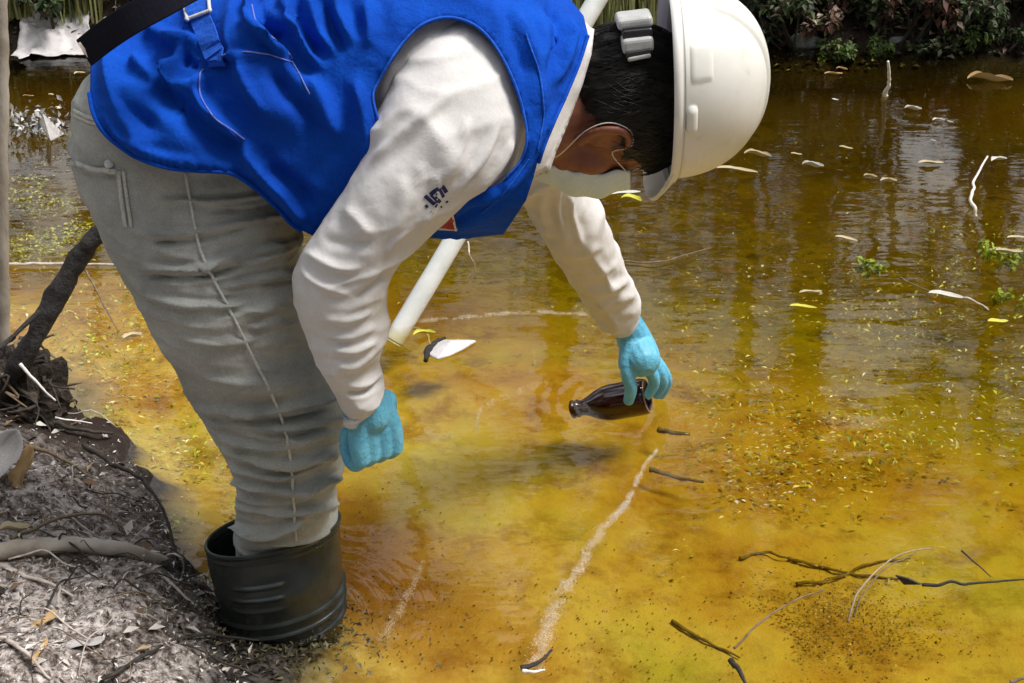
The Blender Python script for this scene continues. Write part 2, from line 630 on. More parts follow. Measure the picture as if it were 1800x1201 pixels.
M['litter'] = leaf_mat('bank_litter', [(0.5, 0.46, 0.43), (0.16, 0.115, 0.09), (0.64, 0.6, 0.57), (0.03, 0.022, 0.018), (0.27, 0.22, 0.2), (0.42, 0.38, 0.36), (0.62, 0.58, 0.56), (0.1, 0.07, 0.055)], trans=0.0, rough=0.8, spec=0.2)
M['far_litter'] = leaf_mat('far_bank_litter', [(0.08, 0.055, 0.04), (0.16, 0.10, 0.08), (0.05, 0.06, 0.03), (0.5, 0.40, 0.36), (0.02, 0.016, 0.013), (0.09, 0.11, 0.045)], trans=0.1)
M['weed'] = leaf_mat('sunken_weed', [(0.40, 0.40, 0.12), (0.22, 0.23, 0.08), (0.5, 0.42, 0.24), (0.2, 0.14, 0.07), (0.33, 0.36, 0.08), (0.12, 0.14, 0.06), (0.78, 0.74, 0.6), (0.5, 0.46, 0.2)], trans=0.0)
M['algae'] = leaf_mat('algae_leaves', [(0.30, 0.38, 0.02), (0.42, 0.46, 0.04), (0.2, 0.28, 0.02)], trans=0.3)
M['speck'] = leaf_mat('bed_specks', [(0.08, 0.035, 0.012), (0.14, 0.06, 0.02), (0.03, 0.016, 0.008), (0.22, 0.12, 0.04)], trans=0.0)
M['algae_bed'] = leaf_mat('drowned_algae', [(0.32, 0.40, 0.04), (0.5, 0.52, 0.08), (0.18, 0.24, 0.04), (0.55, 0.54, 0.18), (0.24, 0.24, 0.07)], trans=0.0)
M['litter_leaf'] = leaf_mat('dead_leaf_bits', [(0.3, 0.26, 0.23), (0.42, 0.36, 0.3), (0.2, 0.13, 0.08), (0.5, 0.47, 0.44), (0.12, 0.085, 0.06), (0.36, 0.26, 0.16)], trans=0.0, rough=0.8, spec=0.2)
M['scum'] = leaf_mat('scum_scales', [(0.62, 0.54, 0.47), (0.5, 0.42, 0.34), (0.72, 0.66, 0.6), (0.42, 0.33, 0.2)], trans=0.0)
M['fleck'] = leaf_mat('drifting_flecks', [(0.42, 0.39, 0.3), (0.3, 0.27, 0.13), (0.24, 0.26, 0.06), (0.14, 0.09, 0.04), (0.2, 0.18, 0.08)], trans=0.0)
M['muck'] = leaf_mat('wet_muck', [(0.03, 0.026, 0.016), (0.06, 0.06, 0.025), (0.015, 0.012, 0.008), (0.12, 0.10, 0.05)], trans=0.0)
M['clump'] = leaf_mat('drowned_leaves', [(0.2, 0.12, 0.05), (0.3, 0.2, 0.1), (0.12, 0.07, 0.03), (0.4, 0.3, 0.16)], trans=0.0)
M['ash_pale'] = mat('pale_scrap', [(0.3, (0.45, 0.45, 0.45)), (0.7, (0.62, 0.62, 0.62))], 60, 0.6, 0)
M['ash_grey'] = mat('grey_scrap', [(0.3, (0.18, 0.18, 0.18)), (0.7, (0.32, 0.32, 0.32))], 60, 0.6, 0)
M['ash_dark'] = mat('black_scrap', [(0.3, (0.012, 0.012, 0.012)), (0.7, (0.05, 0.05, 0.05))], 60, 0.6, 0)
M['ash'] = leaf_mat('grey_scraps', [(0.5, 0.5, 0.5), (0.06, 0.06, 0.06), (0.3, 0.3, 0.3), (0.015, 0.015, 0.015), (0.65, 0.65, 0.65), (0.12, 0.12, 0.11)], trans=0.0)

# amber glass of the bottle
m, nt, b = nodes('amber_glass')
b.inputs['Base Color'].default_value = (0.045, 0.006, 0.003, 1)
b.inputs['Roughness'].default_value = 0.06
b.inputs['Transmission Weight'].default_value = 0.35
b.inputs['Coat Weight'].default_value = 0.5
M['amber'] = m

# ground: dry bank soil above the water, sediment below it
m, nt, b = nodes('ground_soil_and_sediment')
geo = nt.nodes.new('ShaderNodeNewGeometry')
sep = nt.nodes.new('ShaderNodeSeparateXYZ')
nt.links.new(geo.outputs['Position'], sep.inputs[0])
n1 = noise_node(nt, 1.7, 6, 0.62)
n2 = noise_node(nt, 9, 6, 0.7)
n3 = noise_node(nt, 75, 6, 0.75)
sand = ramp(nt, [(0.30, (0.32, 0.16, 0.04)), (0.42, (0.45, 0.28, 0.10)), (0.5, (0.52, 0.39, 0.17)), (0.58, (0.50, 0.43, 0.19)), (0.7, (0.32, 0.34, 0.09))])
nt.links.new(n1.outputs['Fac'], sand.inputs[0])
mot = ramp(nt, [(0.32, (0.62, 0.50, 0.40)), (0.5, (1, 1, 1)), (0.72, (1.1, 1.14, 0.95))])
nt.links.new(n2.outputs['Fac'], mot.inputs[0])
mul = nt.nodes.new('ShaderNodeMix')
mul.data_type = 'RGBA'
mul.blend_type = 'MULTIPLY'
mul.inputs[0].default_value = 1.0
nt.links.new(sand.outputs[0], mul.inputs[6])
nt.links.new(mot.outputs[0], mul.inputs[7])
soil = ramp(nt, [(0.34, (0.02, 0.016, 0.013)), (0.45, (0.17, 0.14, 0.125)), (0.54, (0.42, 0.375, 0.35)), (0.66, (0.66, 0.61, 0.58))])
nt.links.new(n3.outputs['Fac'], soil.inputs[0])
hz = nt.nodes.new('ShaderNodeMapRange')
hz.inputs['From Min'].default_value = -0.05
hz.inputs['From Max'].default_value = -0.012
nt.links.new(sep.outputs['Z'], hz.inputs[0])
mx = nt.nodes.new('ShaderNodeMix')
mx.data_type = 'RGBA'
nt.links.new(hz.outputs[0], mx.inputs[0])
nt.links.new(mul.outputs[2], mx.inputs[6])
wet = nt.nodes.new('ShaderNodeMapRange')
wet.inputs['From Min'].default_value = 0.015
wet.inputs['From Max'].default_value = 0.075
wet.inputs['To Min'].default_value = 0.16
nt.links.new(sep.outputs['Z'], wet.inputs[0])
pat = ramp(nt, [(0.36, (0.3, 0.27, 0.25)), (0.5, (1, 1, 1))])
nt.links.new(n2.outputs['Fac'], pat.inputs[0])
sm1 = nt.nodes.new('ShaderNodeMix')
sm1.data_type = 'RGBA'
sm1.blend_type = 'MULTIPLY'
sm1.inputs[0].default_value = 1
nt.links.new(soil.outputs[0], sm1.inputs[6])
nt.links.new(pat.outputs[0], sm1.inputs[7])
sm2 = nt.nodes.new('ShaderNodeMix')
sm2.data_type = 'RGBA'
sm2.blend_type = 'MULTIPLY'
sm2.inputs[0].default_value = 1
nt.links.new(sm1.outputs[2], sm2.inputs[6])
nt.links.new(wet.outputs[0], sm2.inputs[7])
BANKMIX = (sm2, mx)
# olive organic mud where the water is deeper
dz = nt.nodes.new('ShaderNodeMapRange')
dz.inputs['From Min'].default_value = -0.13
dz.inputs['From Max'].default_value = -0.22
nt.links.new(sep.outputs['Z'], dz.inputs[0])
mud = ramp(nt, [(0.32, (0.20, 0.22, 0.05)), (0.44, (0.52, 0.54, 0.15)), (0.54, (0.30, 0.33, 0.08)), (0.68, (0.50, 0.40, 0.14))])
nt.links.new(n2.outputs['Fac'], mud.inputs[0])
mxm = nt.nodes.new('ShaderNodeMix')
mxm.data_type = 'RGBA'
nt.links.new(dz.outputs[0], mxm.inputs[0])
def near_mask(px_, py_, r0, r1, k_):
    c_ = W(px_, py_)
    d_ = nt.nodes.new('ShaderNodeVectorMath')
    d_.operation = 'DISTANCE'
    d_.inputs[1].default_value = (c_[0], c_[1], 0)
    nt.links.new(geo.outputs['Position'], d_.inputs[0])
    a_ = nt.nodes.new('ShaderNodeMath')
    a_.operation = 'MULTIPLY_ADD'
    a_.inputs[1].default_value = k_
    nt.links.new(n2.outputs['Fac'], a_.inputs[0])
    nt.links.new(d_.outputs['Value'], a_.inputs[2])
    m_ = nt.nodes.new('ShaderNodeMapRange')
    m_.inputs['From Min'].default_value = r0 + k_ * 0.5
    m_.inputs['From Max'].default_value = r1 + k_ * 0.5
    m_.inputs['To Min'].default_value = 1
    m_.inputs['To Max'].default_value = 0
    nt.links.new(a_.outputs[0], m_.inputs[0])
    return m_


body_reflection = near_mask(655, 950, 0.03, 0.26, 0.25)
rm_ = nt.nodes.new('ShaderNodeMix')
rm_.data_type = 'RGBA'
nt.links.new(body_reflection.outputs[0], rm_.inputs[0])
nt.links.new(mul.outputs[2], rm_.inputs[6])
rm_.inputs[7].default_value = (0.34, 0.15, 0.035, 1)      # dark reflection of the body, painted into the bed colour
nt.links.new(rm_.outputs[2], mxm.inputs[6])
nt.links.new(mud.outputs[0], mxm.inputs[7])
nt.links.new(mxm.outputs[2], mx.inputs[6])
# damp dark mud round the stump
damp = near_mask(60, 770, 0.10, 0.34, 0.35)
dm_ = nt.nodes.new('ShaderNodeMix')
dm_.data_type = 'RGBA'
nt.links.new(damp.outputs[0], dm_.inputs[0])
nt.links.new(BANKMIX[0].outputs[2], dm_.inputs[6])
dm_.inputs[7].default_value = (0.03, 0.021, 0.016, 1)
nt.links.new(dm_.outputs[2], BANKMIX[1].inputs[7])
# the far bank is dark leaf mould
fz = nt.nodes.new('ShaderNodeMapRange')
fz.inputs['From Min'].default_value = 4.2
fz.inputs['From Max'].default_value = 4.8
nt.links.new(sep.outputs['Y'], fz.inputs[0])
mould = ramp(nt, [(0.35, (0.008, 0.006, 0.005)), (0.6, (0.035, 0.024, 0.016)), (0.75, (0.08, 0.055, 0.04))])
nt.links.new(n3.outputs['Fac'], mould.inputs[0])
mx2 = nt.nodes.new('ShaderNodeMix')
mx2.data_type = 'RGBA'
nt.links.new(fz.outputs[0], mx2.inputs[0])
nt.links.new(mx.outputs[2], mx2.inputs[6])
nt.links.new(mould.outputs[0], mx2.inputs[7])
nt.links.new(mx2.outputs[2], b.inputs['Base Color'])
b.inputs['Roughness'].default_value = 0.95
b.inputs['Specular IOR Level'].default_value = 0.15
add_bump(nt, b, n3.outputs['Fac'], 0.6, 0.01)
M['ground'] = m

# water: clear surface with real reflections over tea-coloured water
m = bpy.data.materials.new('tea_water')
m.use_nodes = True
nt = m.node_tree
nt.nodes.remove(nt.nodes['Principled BSDF'])
out = nt.nodes['Material Output']
fr = nt.nodes.new('ShaderNodeFresnel')
fr.inputs['IOR'].default_value = 1.36
tr = nt.nodes.new('ShaderNodeBsdfTransparent')
gl = nt.nodes.new('ShaderNodeBsdfGlossy')
gl.inputs['Roughness'].default_value = 0.03
ms = nt.nodes.new('ShaderNodeMixShader')
na = noise_node(nt, 5.0, 3, 0.5, coord='Object', stretch=(0.6, 1.6, 1))
nb = noise_node(nt, 34.0, 3, 0.55, coord='Object', stretch=(0.5, 1.5, 1))
b1 = nt.nodes.new('ShaderNodeBump')
b1.inputs['Strength'].default_value = 0.17
b1.inputs['Distance'].default_value = 0.02
b2 = nt.nodes.new('ShaderNodeBump')
b2.inputs['Strength'].default_value = 0.06
b2.inputs['Distance'].default_value = 0.004
nt.links.new(na.outputs['Fac'], b1.inputs['Height'])
nt.links.new(nb.outputs['Fac'], b2.inputs['Height'])
nt.links.new(b1.outputs[0], b2.inputs['Normal'])
# ripples spreading from the bottle and the boot
wg = nt.nodes.new('ShaderNodeNewGeometry')
prev = b2
for (cx_, cy_, kk, rr, st_) in ((0.21, 2.27, 150, 0.08, 0.05), (-0.33, 1.60, 190, 0.10, 0.14)):
    ds = nt.nodes.new('ShaderNodeVectorMath')
    ds.operation = 'DISTANCE'
    ds.inputs[1].default_value = (cx_, cy_, 0)
    nt.links.new(wg.outputs['Position'], ds.inputs[0])
    m1_ = nt.nodes.new('ShaderNodeMath')
    m1_.operation = 'MULTIPLY'
    m1_.inputs[1].default_value = kk
    nt.links.new(ds.outputs['Value'], m1_.inputs[0])
    m2_ = nt.nodes.new('ShaderNodeMath')
    m2_.operation = 'SINE'
    nt.links.new(m1_.outputs[0], m2_.inputs[0])
    fo_ = nt.nodes.new('ShaderNodeMapRange')
    fo_.inputs['From Min'].default_value = 0.05
    fo_.inputs['From Max'].default_value = 0.05 + 2 * rr
    fo_.inputs['To Min'].default_value = 1.0
    fo_.inputs['To Max'].default_value = 0.0
    nt.links.new(ds.outputs['Value'], fo_.inputs[0])
    m3_ = nt.nodes.new('ShaderNodeMath')
    m3_.operation = 'MULTIPLY'
    nt.links.new(m2_.outputs[0], m3_.inputs[0])
    nt.links.new(fo_.outputs[0], m3_.inputs[1])
    bb_ = nt.nodes.new('ShaderNodeBump')
    bb_.inputs['Strength'].default_value = st_
    bb_.inputs['Distance'].default_value = 0.004
    nt.links.new(m3_.outputs[0], bb_.inputs['Height'])
    nt.links.new(prev.outputs[0], bb_.inputs['Normal'])
    prev = bb_
b2 = prev
nt.links.new(b2.outputs[0], gl.inputs['Normal'])
nt.links.new(b2.outputs[0], fr.inputs['Normal'])
nt.links.new(fr.outputs[0], ms.inputs[0])
nt.links.new(tr.outputs[0], ms.inputs[1])
nt.links.new(gl.outputs[0], ms.inputs[2])
nt.links.new(ms.outputs[0], out.inputs['Surface'])
va = nt.nodes.new('ShaderNodeVolumeAbsorption')
ABS = (1.6, 2.15, 8.0)
DENS = max(ABS)
va.inputs['Color'].default_value = tuple(1 - a / DENS for a in ABS) + (1,)
va.inputs['Density'].default_value = DENS
nt.links.new(va.outputs[0], out.inputs['Volume'])
M['water'] = m


# ------------------------------------------------------------------ ground and water
SHORE_PX = [(-260, 560), (0, 600), (70, 645), (95, 705), (185, 775), (212, 820), (262, 895), (300, 960), (372, 1050), (400, 1105),
            (425, 1140), (412, 1190), (395, 1260)]
sw = W(np.array([p[0] for p in SHORE_PX]), np.array([p[1] for p in SHORE_PX]))[:, :2]
SHORE = np.vstack([[-14, 3.1], [-3, 2.9], sw, [-0.25, 1.12], [0.3, 1.0], [1.2, 1.0], [4, 1.1], [14, 1.2]])
LAND = np.vstack([SHORE, [14, -14], [-14, -14]])
EDGE = np.array([W(560, 520)[:2], W(700, 575)[:2], W(1150, 640)[:2], W(1400, 720)[:2], W(1800, 850)[:2], W(2500, 1000)[:2]])
EDGE = np.vstack([[-14, W(560, 500)[1] + 0.2], EDGE, [14, 1.5]])


def height(x, y):
    x, y = np.asarray(x, float), np.asarray(y, float)
    p = np.stack([x, y], -1)
    d, _ = polydist(p + 0.03 * np.stack([fbm(np.stack([x, y, 0 * x], -1), 11, 3, 41), fbm(np.stack([x, y, 0 * x], -1), 11, 3, 42)], -1), SHORE)
    ins = inpoly(p + 0.03 * np.stack([fbm(np.stack([x, y, 0 * x], -1), 11, 3, 41), fbm(np.stack([x, y, 0 * x], -1), 11, 3, 42)], -1), LAND)
    q = np.stack([x, y, 0 * x], -1)
    land = 0.008 + 0.085 * (1 - np.exp(-d / 0.14)) + 0.10 * (1 - np.exp(-d / 0.8)) + 0.016 * fbm(q, 8, 4, 3) * smooth(0, 0.12, d) + 0.010 * np.abs(fbm(q, 30, 3, 5))
    de, _ = polydist(p, EDGE)
    ey = np.interp(x, EDGE[:, 0], EDGE[:, 1])
    s = np.where(y > ey, de, -de)
    dep = 0.015 + 0.055 * (1 - np.exp(-d / 0.10)) + 0.05 * smooth(0.2, 1.0, d) + 0.15 * smooth(-0.1, 1.3, s)
    bed = -dep + 0.012 * fbm(q, 5, 4, 8) + 0.003 * fbm(q, 45, 2, 2)
    bx, by = W(505, 1085)[:2]
    bed = np.minimum(bed + 0.042 * np.exp(-(((x - bx + 0.02) / 0.15) ** 2 + ((y - by + 0.06) / 0.15) ** 2)), -0.004)
    h = np.where(ins, land, bed)
    fy = y - (4.96 + 0.06 * np.sin(x * 1.9) + 0.03 * np.sin(x * 5.3 + 1) + 0.03 * fbm(q, 2.2, 3, 9))
    far = np.where(fy > 0, 0.30 * (1 - np.exp(-fy / 0.35)) + 0.10 * fy + 0.03 * fbm(q, 6, 4, 4) * smooth(0, 0.2, fy), 0.45 * fy)
    h = np.where(~ins & (y > 4.4), np.maximum(h, np.minimum(far, 6)), h)
    lx = np.abs(x) - 9.0
    return np.where((lx > 0) & ~ins, np.maximum(h, np.minimum(lx * 0.4 - 0.3, 1.0)), h)


xs = np.concatenate([np.linspace(-90, -12, 16), np.linspace(-11, -1.7, 60), np.arange(-1.65, 1.65, 0.013), np.linspace(1.7, 11, 60), np.linspace(12, 90, 16)])
ys = np.concatenate([np.linspace(-60, -2, 12), np.linspace(-1.5, 0.6, 16), np.arange(0.65, 3.0, 0.013), np.arange(3.03, 6.6, 0.04), np.linspace(6.8, 14, 30), np.linspace(16, 120, 20)])
gx, gy = np.meshgrid(xs, ys, indexing='ij')
gz = height(gx, gy)
nx, ny = gx.shape
i, j = np.meshgrid(np.arange(nx - 1), np.arange(ny - 1), indexing='ij')
gf = np.stack([i * ny + j, (i + 1) * ny + j, (i + 1) * ny + j + 1, i * ny + j + 1], -1).reshape(-1, 4)
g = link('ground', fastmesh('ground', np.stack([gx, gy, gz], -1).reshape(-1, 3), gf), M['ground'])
tag(g, kind='structure')

v, f = box((0, 1.8, -0.6), (24, 9.4, 1.2))
wat = link('water', mesh('water', v, f), M['water'], smoothf=False)
tag(wat, kind='structure')


# ------------------------------------------------------------------ leaf cloud builder
def leaves(P, D, U, L, Wd, fold=0.25):
    """bent four-sided leaves: bases P, directions D, ups U, lengths L, widths Wd -> verts, faces"""
    P = np.asarray(P, float)
    D = D / (np.linalg.norm(D, axis=1)[:, None] + 1e-9)
    S = np.cross(D, U)
    S /= np.linalg.norm(S, axis=1)[:, None] + 1e-9
    Nn = np.cross(S, D)
    L, Wd = np.asarray(L)[:, None], np.asarray(Wd)[:, None]
    mid = P + D * L * 0.45
    v = np.stack([P, mid - S * Wd / 2 + Nn * Wd * fold, mid, mid + S * Wd / 2 + Nn * Wd * fold, P + D * L - Nn * L * 0.12], 1)
    n = len(P)
    b = np.arange(n)[:, None] * 5
    f = np.concatenate([b + np.array([[0, 2, 1, 1]])[:, :3], b + np.array([[0, 3, 2]]), b + np.array([[1, 2, 4]]), b + np.array([[2, 3, 4]])], 0)
    return v.reshape(-1, 3), f


def rdir(n, flat=1.0):
    d = RNG.normal(size=(n, 3))
    d[:, 2] *= flat
    return d / (np.linalg.norm(d, axis=1)[:, None] + 1e-9)


def crown_mesh(name, centre, rad, n, size, clumps=26, aspect=0.45):
    """leaves in many clumps spread through an uneven crown"""
    cc = rdir(clumps) * (RNG.uniform(0.15, 1, (clumps, 1)) ** 0.5) * np.asarray(rad)
    cr = RNG.uniform(0.16, 0.34, clumps) * np.mean(rad)
    k = RNG.integers(0, clumps, n)
    p = cc[k] + rdir(n) * (RNG.uniform(0, 1, (n, 1)) ** 0.6) * cr[k][:, None] + np.asarray(centre)
    d = rdir(n, 0.8)
    d[:, 2] -= 0.3
    L = size * RNG.uniform(0.6, 1.4, n)
    v, f = leaves(p, d, rdir(n) * 0.6 + np.array([0, 0, 1]), L, L * aspect)
    return fastmesh(name, v, f), cc + np.asarray(centre)


def tree(x, y, h, r, crown_c, crown_r, n, size, mat_leaf, label, lean=(0, 0), trunk_mat='bark_pale', limbs=6, group=None):
    z0 = float(height(x, y))
    root = empty('tree', (x, y, z0))
    tag(root, label, 'tree', group)
    top = np.array([x + lean[0], y + lean[1], z0 + h])
    base = np.array([x, y, z0 - 0.12])
    mid1 = base * 0.66 + top * 0.34 + np.array([RNG.normal() * 0.05, RNG.normal() * 0.05, 0])
    mid2 = base * 0.33 + top * 0.67 + np.array([RNG.normal() * 0.06, RNG.normal() * 0.06, 0])
    parts = [tube([base, mid1, mid2, top], [r * 1.15, r * 0.9, r * 0.7, r * 0.3], n=9, samples=18, wob=0.12)]
    me, cc = crown_mesh('crown', np.asarray(crown_c) + np.array([x, y, z0]), crown_r, n, size)
    for q in cc[:limbs]:
        t = RNG.uniform(0.5, 0.95)
        s = (mid1 * (1 - t) + top * t)
        parts.append(tube([s, (s + q) / 2 + np.array([0, 0, 0.1]), q], [r * 0.4, r * 0.28, r * 0.08], n=6, samples=9))
    vv, ff = join(parts)
    under(link('trunk', mesh('trunk', vv, ff), M[trunk_mat]), root)
    under(link('crown', me, M[mat_leaf], smoothf=False), root)
    return root


# trees behind the far bank (the pond mirrors them)
TREES = [
    (-3.4, 6.3, 5.2, 0.07, (0.1, 0, 3.4), (1.4, 1.2, 1.8), 'crown', 'leafy green tree standing behind the pale grass of the far bank'),
    (-1.9, 6.9, 6.4, 0.09, (0.2, -0.1, 4.0), (1.5, 1.3, 2.0), 'crown_brown', 'brown tinged tree behind the white sheet on the far bank'),
    (-0.7, 6.1, 5.6, 0.05, (0.0, 0.1, 3.6), (1.2, 1.1, 1.7), 'crown', 'slim green tree behind the bent person on the far bank'),
    (0.35, 6.6, 6.8, 0.08, (0.2, 0, 4.3), (1.4, 1.2, 2.1), 'crown_lime', 'yellow green tree behind the white hard hat'),
    (1.05, 5.9, 5.0, 0.04, (0.0, 0.2, 3.1), (1.1, 0.9, 1.6), 'crown_brown', 'slim tree with sparse brown leaves among the russet shrubs'),
    (1.6, 7.0, 6.6, 0.09, (0.1, 0, 4.0), (1.5, 1.3, 2.2), 'crown', 'tall green tree behind the russet shrubs of the far bank'),
    (2.15, 6.0, 4.8, 0.045, (0.1, 0, 3.0), (1.0, 0.9, 1.5), 'crown_lime', 'slim lime green sapling near the white twig side of the far bank'),
    (2.9, 6.6, 6.0, 0.08, (-0.1, 0, 3.7), (1.5, 1.2, 2.0), 'crown_brown', 'brown and green tree behind the water plants'),
    (4.2, 6.4, 5.6, 0.07, (0, 0, 3.5), (1.5, 1.2, 1.9), 'crown', 'bushy green tree at the far end of the bank'),
    (-5.2, 6.6, 6.0, 0.08, (0, 0, 3.6), (1.7, 1.3, 2.0), 'crown', 'broad green tree beyond the slender pale trunk'),
]
for (x, y, h, r, cc, cr, ml, lb) in TREES:
    tree(x, y, h, r, cc, cr, 2600, 0.12, ml, lb, lean=(RNG.normal() * 0.3, RNG.normal() * 0.2), group='trees behind the far bank')

# far-off wood behind them, one mass
n = 11000
P = np.stack([RNG.uniform(-16, 16, n), RNG.uniform(8.2, 13, n), 0.2 + 2.3 * RNG.uniform(0, 1, n) ** 1.2], 1)
P = P[(fbm(P, 0.9, 2, 21) > -0.05)]
n = len(P)
L = RNG.uniform(0.15, 0.4, n)
v, f = leaves(P, rdir(n), rdir(n), L, L * 0.5)
o = link('woodland', fastmesh('woodland', v, f), M['crown_brown'], smoothf=False)
tag(o, 'mass of brown and green woodland foliage beyond the far bank', 'woodland', kind='stuff')


# unseen woodland added behind the camera and at both sides, cutting low skylight
n = 15000
th_ = RNG.uniform(math.radians(-200), math.radians(20), n)
rr_ = RNG.uniform(6.0, 10.5, n)
P = np.stack([rr_ * np.cos(th_) * 1.1, 1.5 + rr_ * np.sin(th_), 0.2 + 7.0 * RNG.uniform(0, 1, n)], 1)
P = P[(fbm(P, 0.6, 2, 23) > -0.35)]
n = len(P)
L = RNG.uniform(0.3, 0.7, n)
v, f = leaves(P, rdir(n), rdir(n), L, L * 0.6)
o = link('woodland', fastmesh('woodland', v, f), M['crown'], smoothf=False)
tag(o, 'mass of unseen green foliage added round the near side to cut skylight', 'woodland', kind='stuff')


# ------------------------------------------------------------------ far bank: litter, shrubs, grass, sheet
n = 16000
P = np.stack([RNG.uniform(-3.2, 3.2, n), RNG.uniform(4.9, 6.6, n), np.zeros(n)], 1)
P[:, 2] = height(P[:, 0], P[:, 1]) + 0.006
d = rdir(n, 0.25)
L = RNG.uniform(0.012, 0.04, n)
v, f = leaves(P, d, rdir(n) * 0.4 + np.array([0, 0, 1]), L, L * RNG.uniform(0.35, 0.7, n))
tag(link('leaf_litter', fastmesh('leaf_litter', v, f), M['far_litter'], smoothf=False), 'dark fallen leaves lying over the far bank', 'leaf litter', kind='stuff')


def shrub(px, py_base, w_, h_, n, size, ml, label, Y=None, group='shrubs on the far bank', cat='shrub'):
    p = W(px, py_base) if Y is None else V(px, py_base, Y)
    x, y = float(p[0]), float(p[1])
    z0 = float(height(x, y))
    root = empty('shrub', (x, y, z0))
    tag(root, label, cat, group)
    me, cc = crown_mesh('foliage', (x, y, z0 + h_ * 0.55), (w_ / 2, w_ / 2.4, h_ / 2), n, size, clumps=14, aspect=0.5)
    under(link('foliage', me, M[ml], smoothf=False), root)
    parts = []
    for q in cc[:8]:
        b0 = np.array([x + RNG.normal() * 0.02, y + RNG.normal() * 0.02, z0 - 0.03])
        parts.append(tube([b0, (b0 + q) / 2 + RNG.normal(size=3) * 0.02, q], [0.007, 0.005, 0.002], n=5, samples=7))
    vv, ff = join(parts)
    under(link('stem', mesh('stem', vv, ff), M['twig_dark']), root)
    return root


SHR = [
    (1395, 62, 0.34, 0.34, 'shrub_dark', 'dark green shrub beside the dome of the hard hat'),
    (1470, 55, 0.36, 0.30, 'shrub_russet', 'russet shrub with pale dead leaves next to the dark green one'),
    (1545, 66, 0.30, 0.22, 'shrub_dark', 'low dark shrub above the white bent twig'),
    (1600, 50, 0.40, 0.36, 'shrub_russet', 'broad russet brown shrub on the far bank'),
    (1690, 58, 0.36, 0.28, 'shrub_dark', 'dark leafy shrub between two russet shrubs'),
    (1770, 48, 0.42, 0.34, 'shrub_russet', 'russet shrub at the end of the visible far bank'),
    (1475, 84, 0.16, 0.07, 'shrub_bright', 'small bright green plant at the waterline under the shrubs'),
    (1550, 84, 0.10, 0.06, 'shrub_bright', 'tiny bright green plant at the waterline by a grey stone'),
    (1640, 84, 0.20, 0.06, 'shrub_dark', 'low dark plant trailing into the water at the far edge'),
    (1330, 46, 0.30, 0.40, 'shrub_dark', 'dark shrub mostly hidden behind the hard hat'),
    (1180, 30, 0.34, 0.36, 'shrub_bright', 'pale green bush above the back of the black hair'),
    (210, 40, 0.40, 0.40, 'shrub_dark', 'dark shrub behind the black webbing strap'),
    (110, 30, 0.34, 0.36, 'shrub_dark', 'dark shrub behind the white plastic sheet'),
    (300, 45, 0.4, 0.4, 'shrub_dark', 'dark shrub hidden behind the blue vest'),
    (1430, 45, 0.26, 0.26, 'shrub_russet', 'small russet shrub squeezed between two dark shrubs near the hard hat'),
    (1655, 45, 0.30, 0.24, 'shrub_russet', 'low russet shrub with dark gaps above the floating tan raft'),
    (1735, 45, 0.34, 0.30, 'shrub_dark', 'dark green shrub beside the last russet shrub'),
    (1815, 45, 0.36, 0.34, 'shrub_dark', 'dark green shrub cut by the edge of the view on the far bank'),
    (1710, 84, 0.22, 0.06, 'shrub_bright', 'flat bright plant spreading on the far waterline'),
    (1780, 84, 0.18, 0.07, 'shrub_dark', 'flat dark plant at the far waterline by the view edge'),
]
for (px, py, ww, hh, ml, lb) in SHR:
    small = hh < 0.1
    shrub(px, 60, ww, hh, 260 if small else 900, 0.026 if small else 0.036, ml, lb, Y=(4.97 if small else 5.10 + 0.1 * RNG.uniform(-1, 1)))


def blades(name, centre, n, spread, hmin, hmax, wd, ml, parent=None, lean=0.35):
    """grass: tapered two-segment blades"""
    c = np.asarray(centre, float)
    b = c + np.stack([RNG.normal(0, spread, n), RNG.normal(0, spread * 0.7, n), np.full(n, -0.01)], 1)
    h = RNG.uniform(hmin, hmax, n)
    a = RNG.uniform(0, 2 * PI, n)
    dx = np.stack([np.cos(a), np.sin(a), 0 * a], 1) * (lean * RNG.uniform(0.2, 1.3, n) * h)[:, None]
    s = np.stack([-np.sin(a), np.cos(a), 0 * a], 1) * wd / 2
    up = np.array([0, 0, 1.0])
    m1 = b + dx * 0.3 + up * h[:, None] * 0.6
    t = b + dx + up * h[:, None]
    v = np.stack([b - s, b + s, m1 + s * 0.8, m1 - s * 0.8, t], 1).reshape(-1, 3)
    k = np.arange(n)[:, None] * 5
    f = np.concatenate([k + [[0, 1, 2]], k + [[0, 2, 3]], k + [[3, 2, 4]]], 0)
    return link(name, fastmesh(name, v, f), M[ml], parent, smoothf=False)


for (px, py, sp, hh, nb_, lb) in [(25, 58, 0.06, 0.34, 260, 'clump of pale green grass beside the slender pale trunk'),
                                 (1090, 55, 0.10, 0.34, 380, 'sunlit yellow green grass clump behind the black hair'),
                                 (1165, 50, 0.05, 0.3, 160, 'small pale grass tuft by the upper rim of the hard hat'),
                                 (150, 62, 0.05, 0.22, 120, 'small grass tuft at the end of the white sheet')]:
    p = V(px, py, 5.08)
    z0 = float(height(p[0], p[1]))
    o = blades('grass_tuft', (0, 0, 0), nb_, sp, hh * 0.5, hh, 0.008, 'grass')
    o.location = (p[0], p[1], z0)
    tag(o, lb, 'grass', 'grass tufts on the far bank')


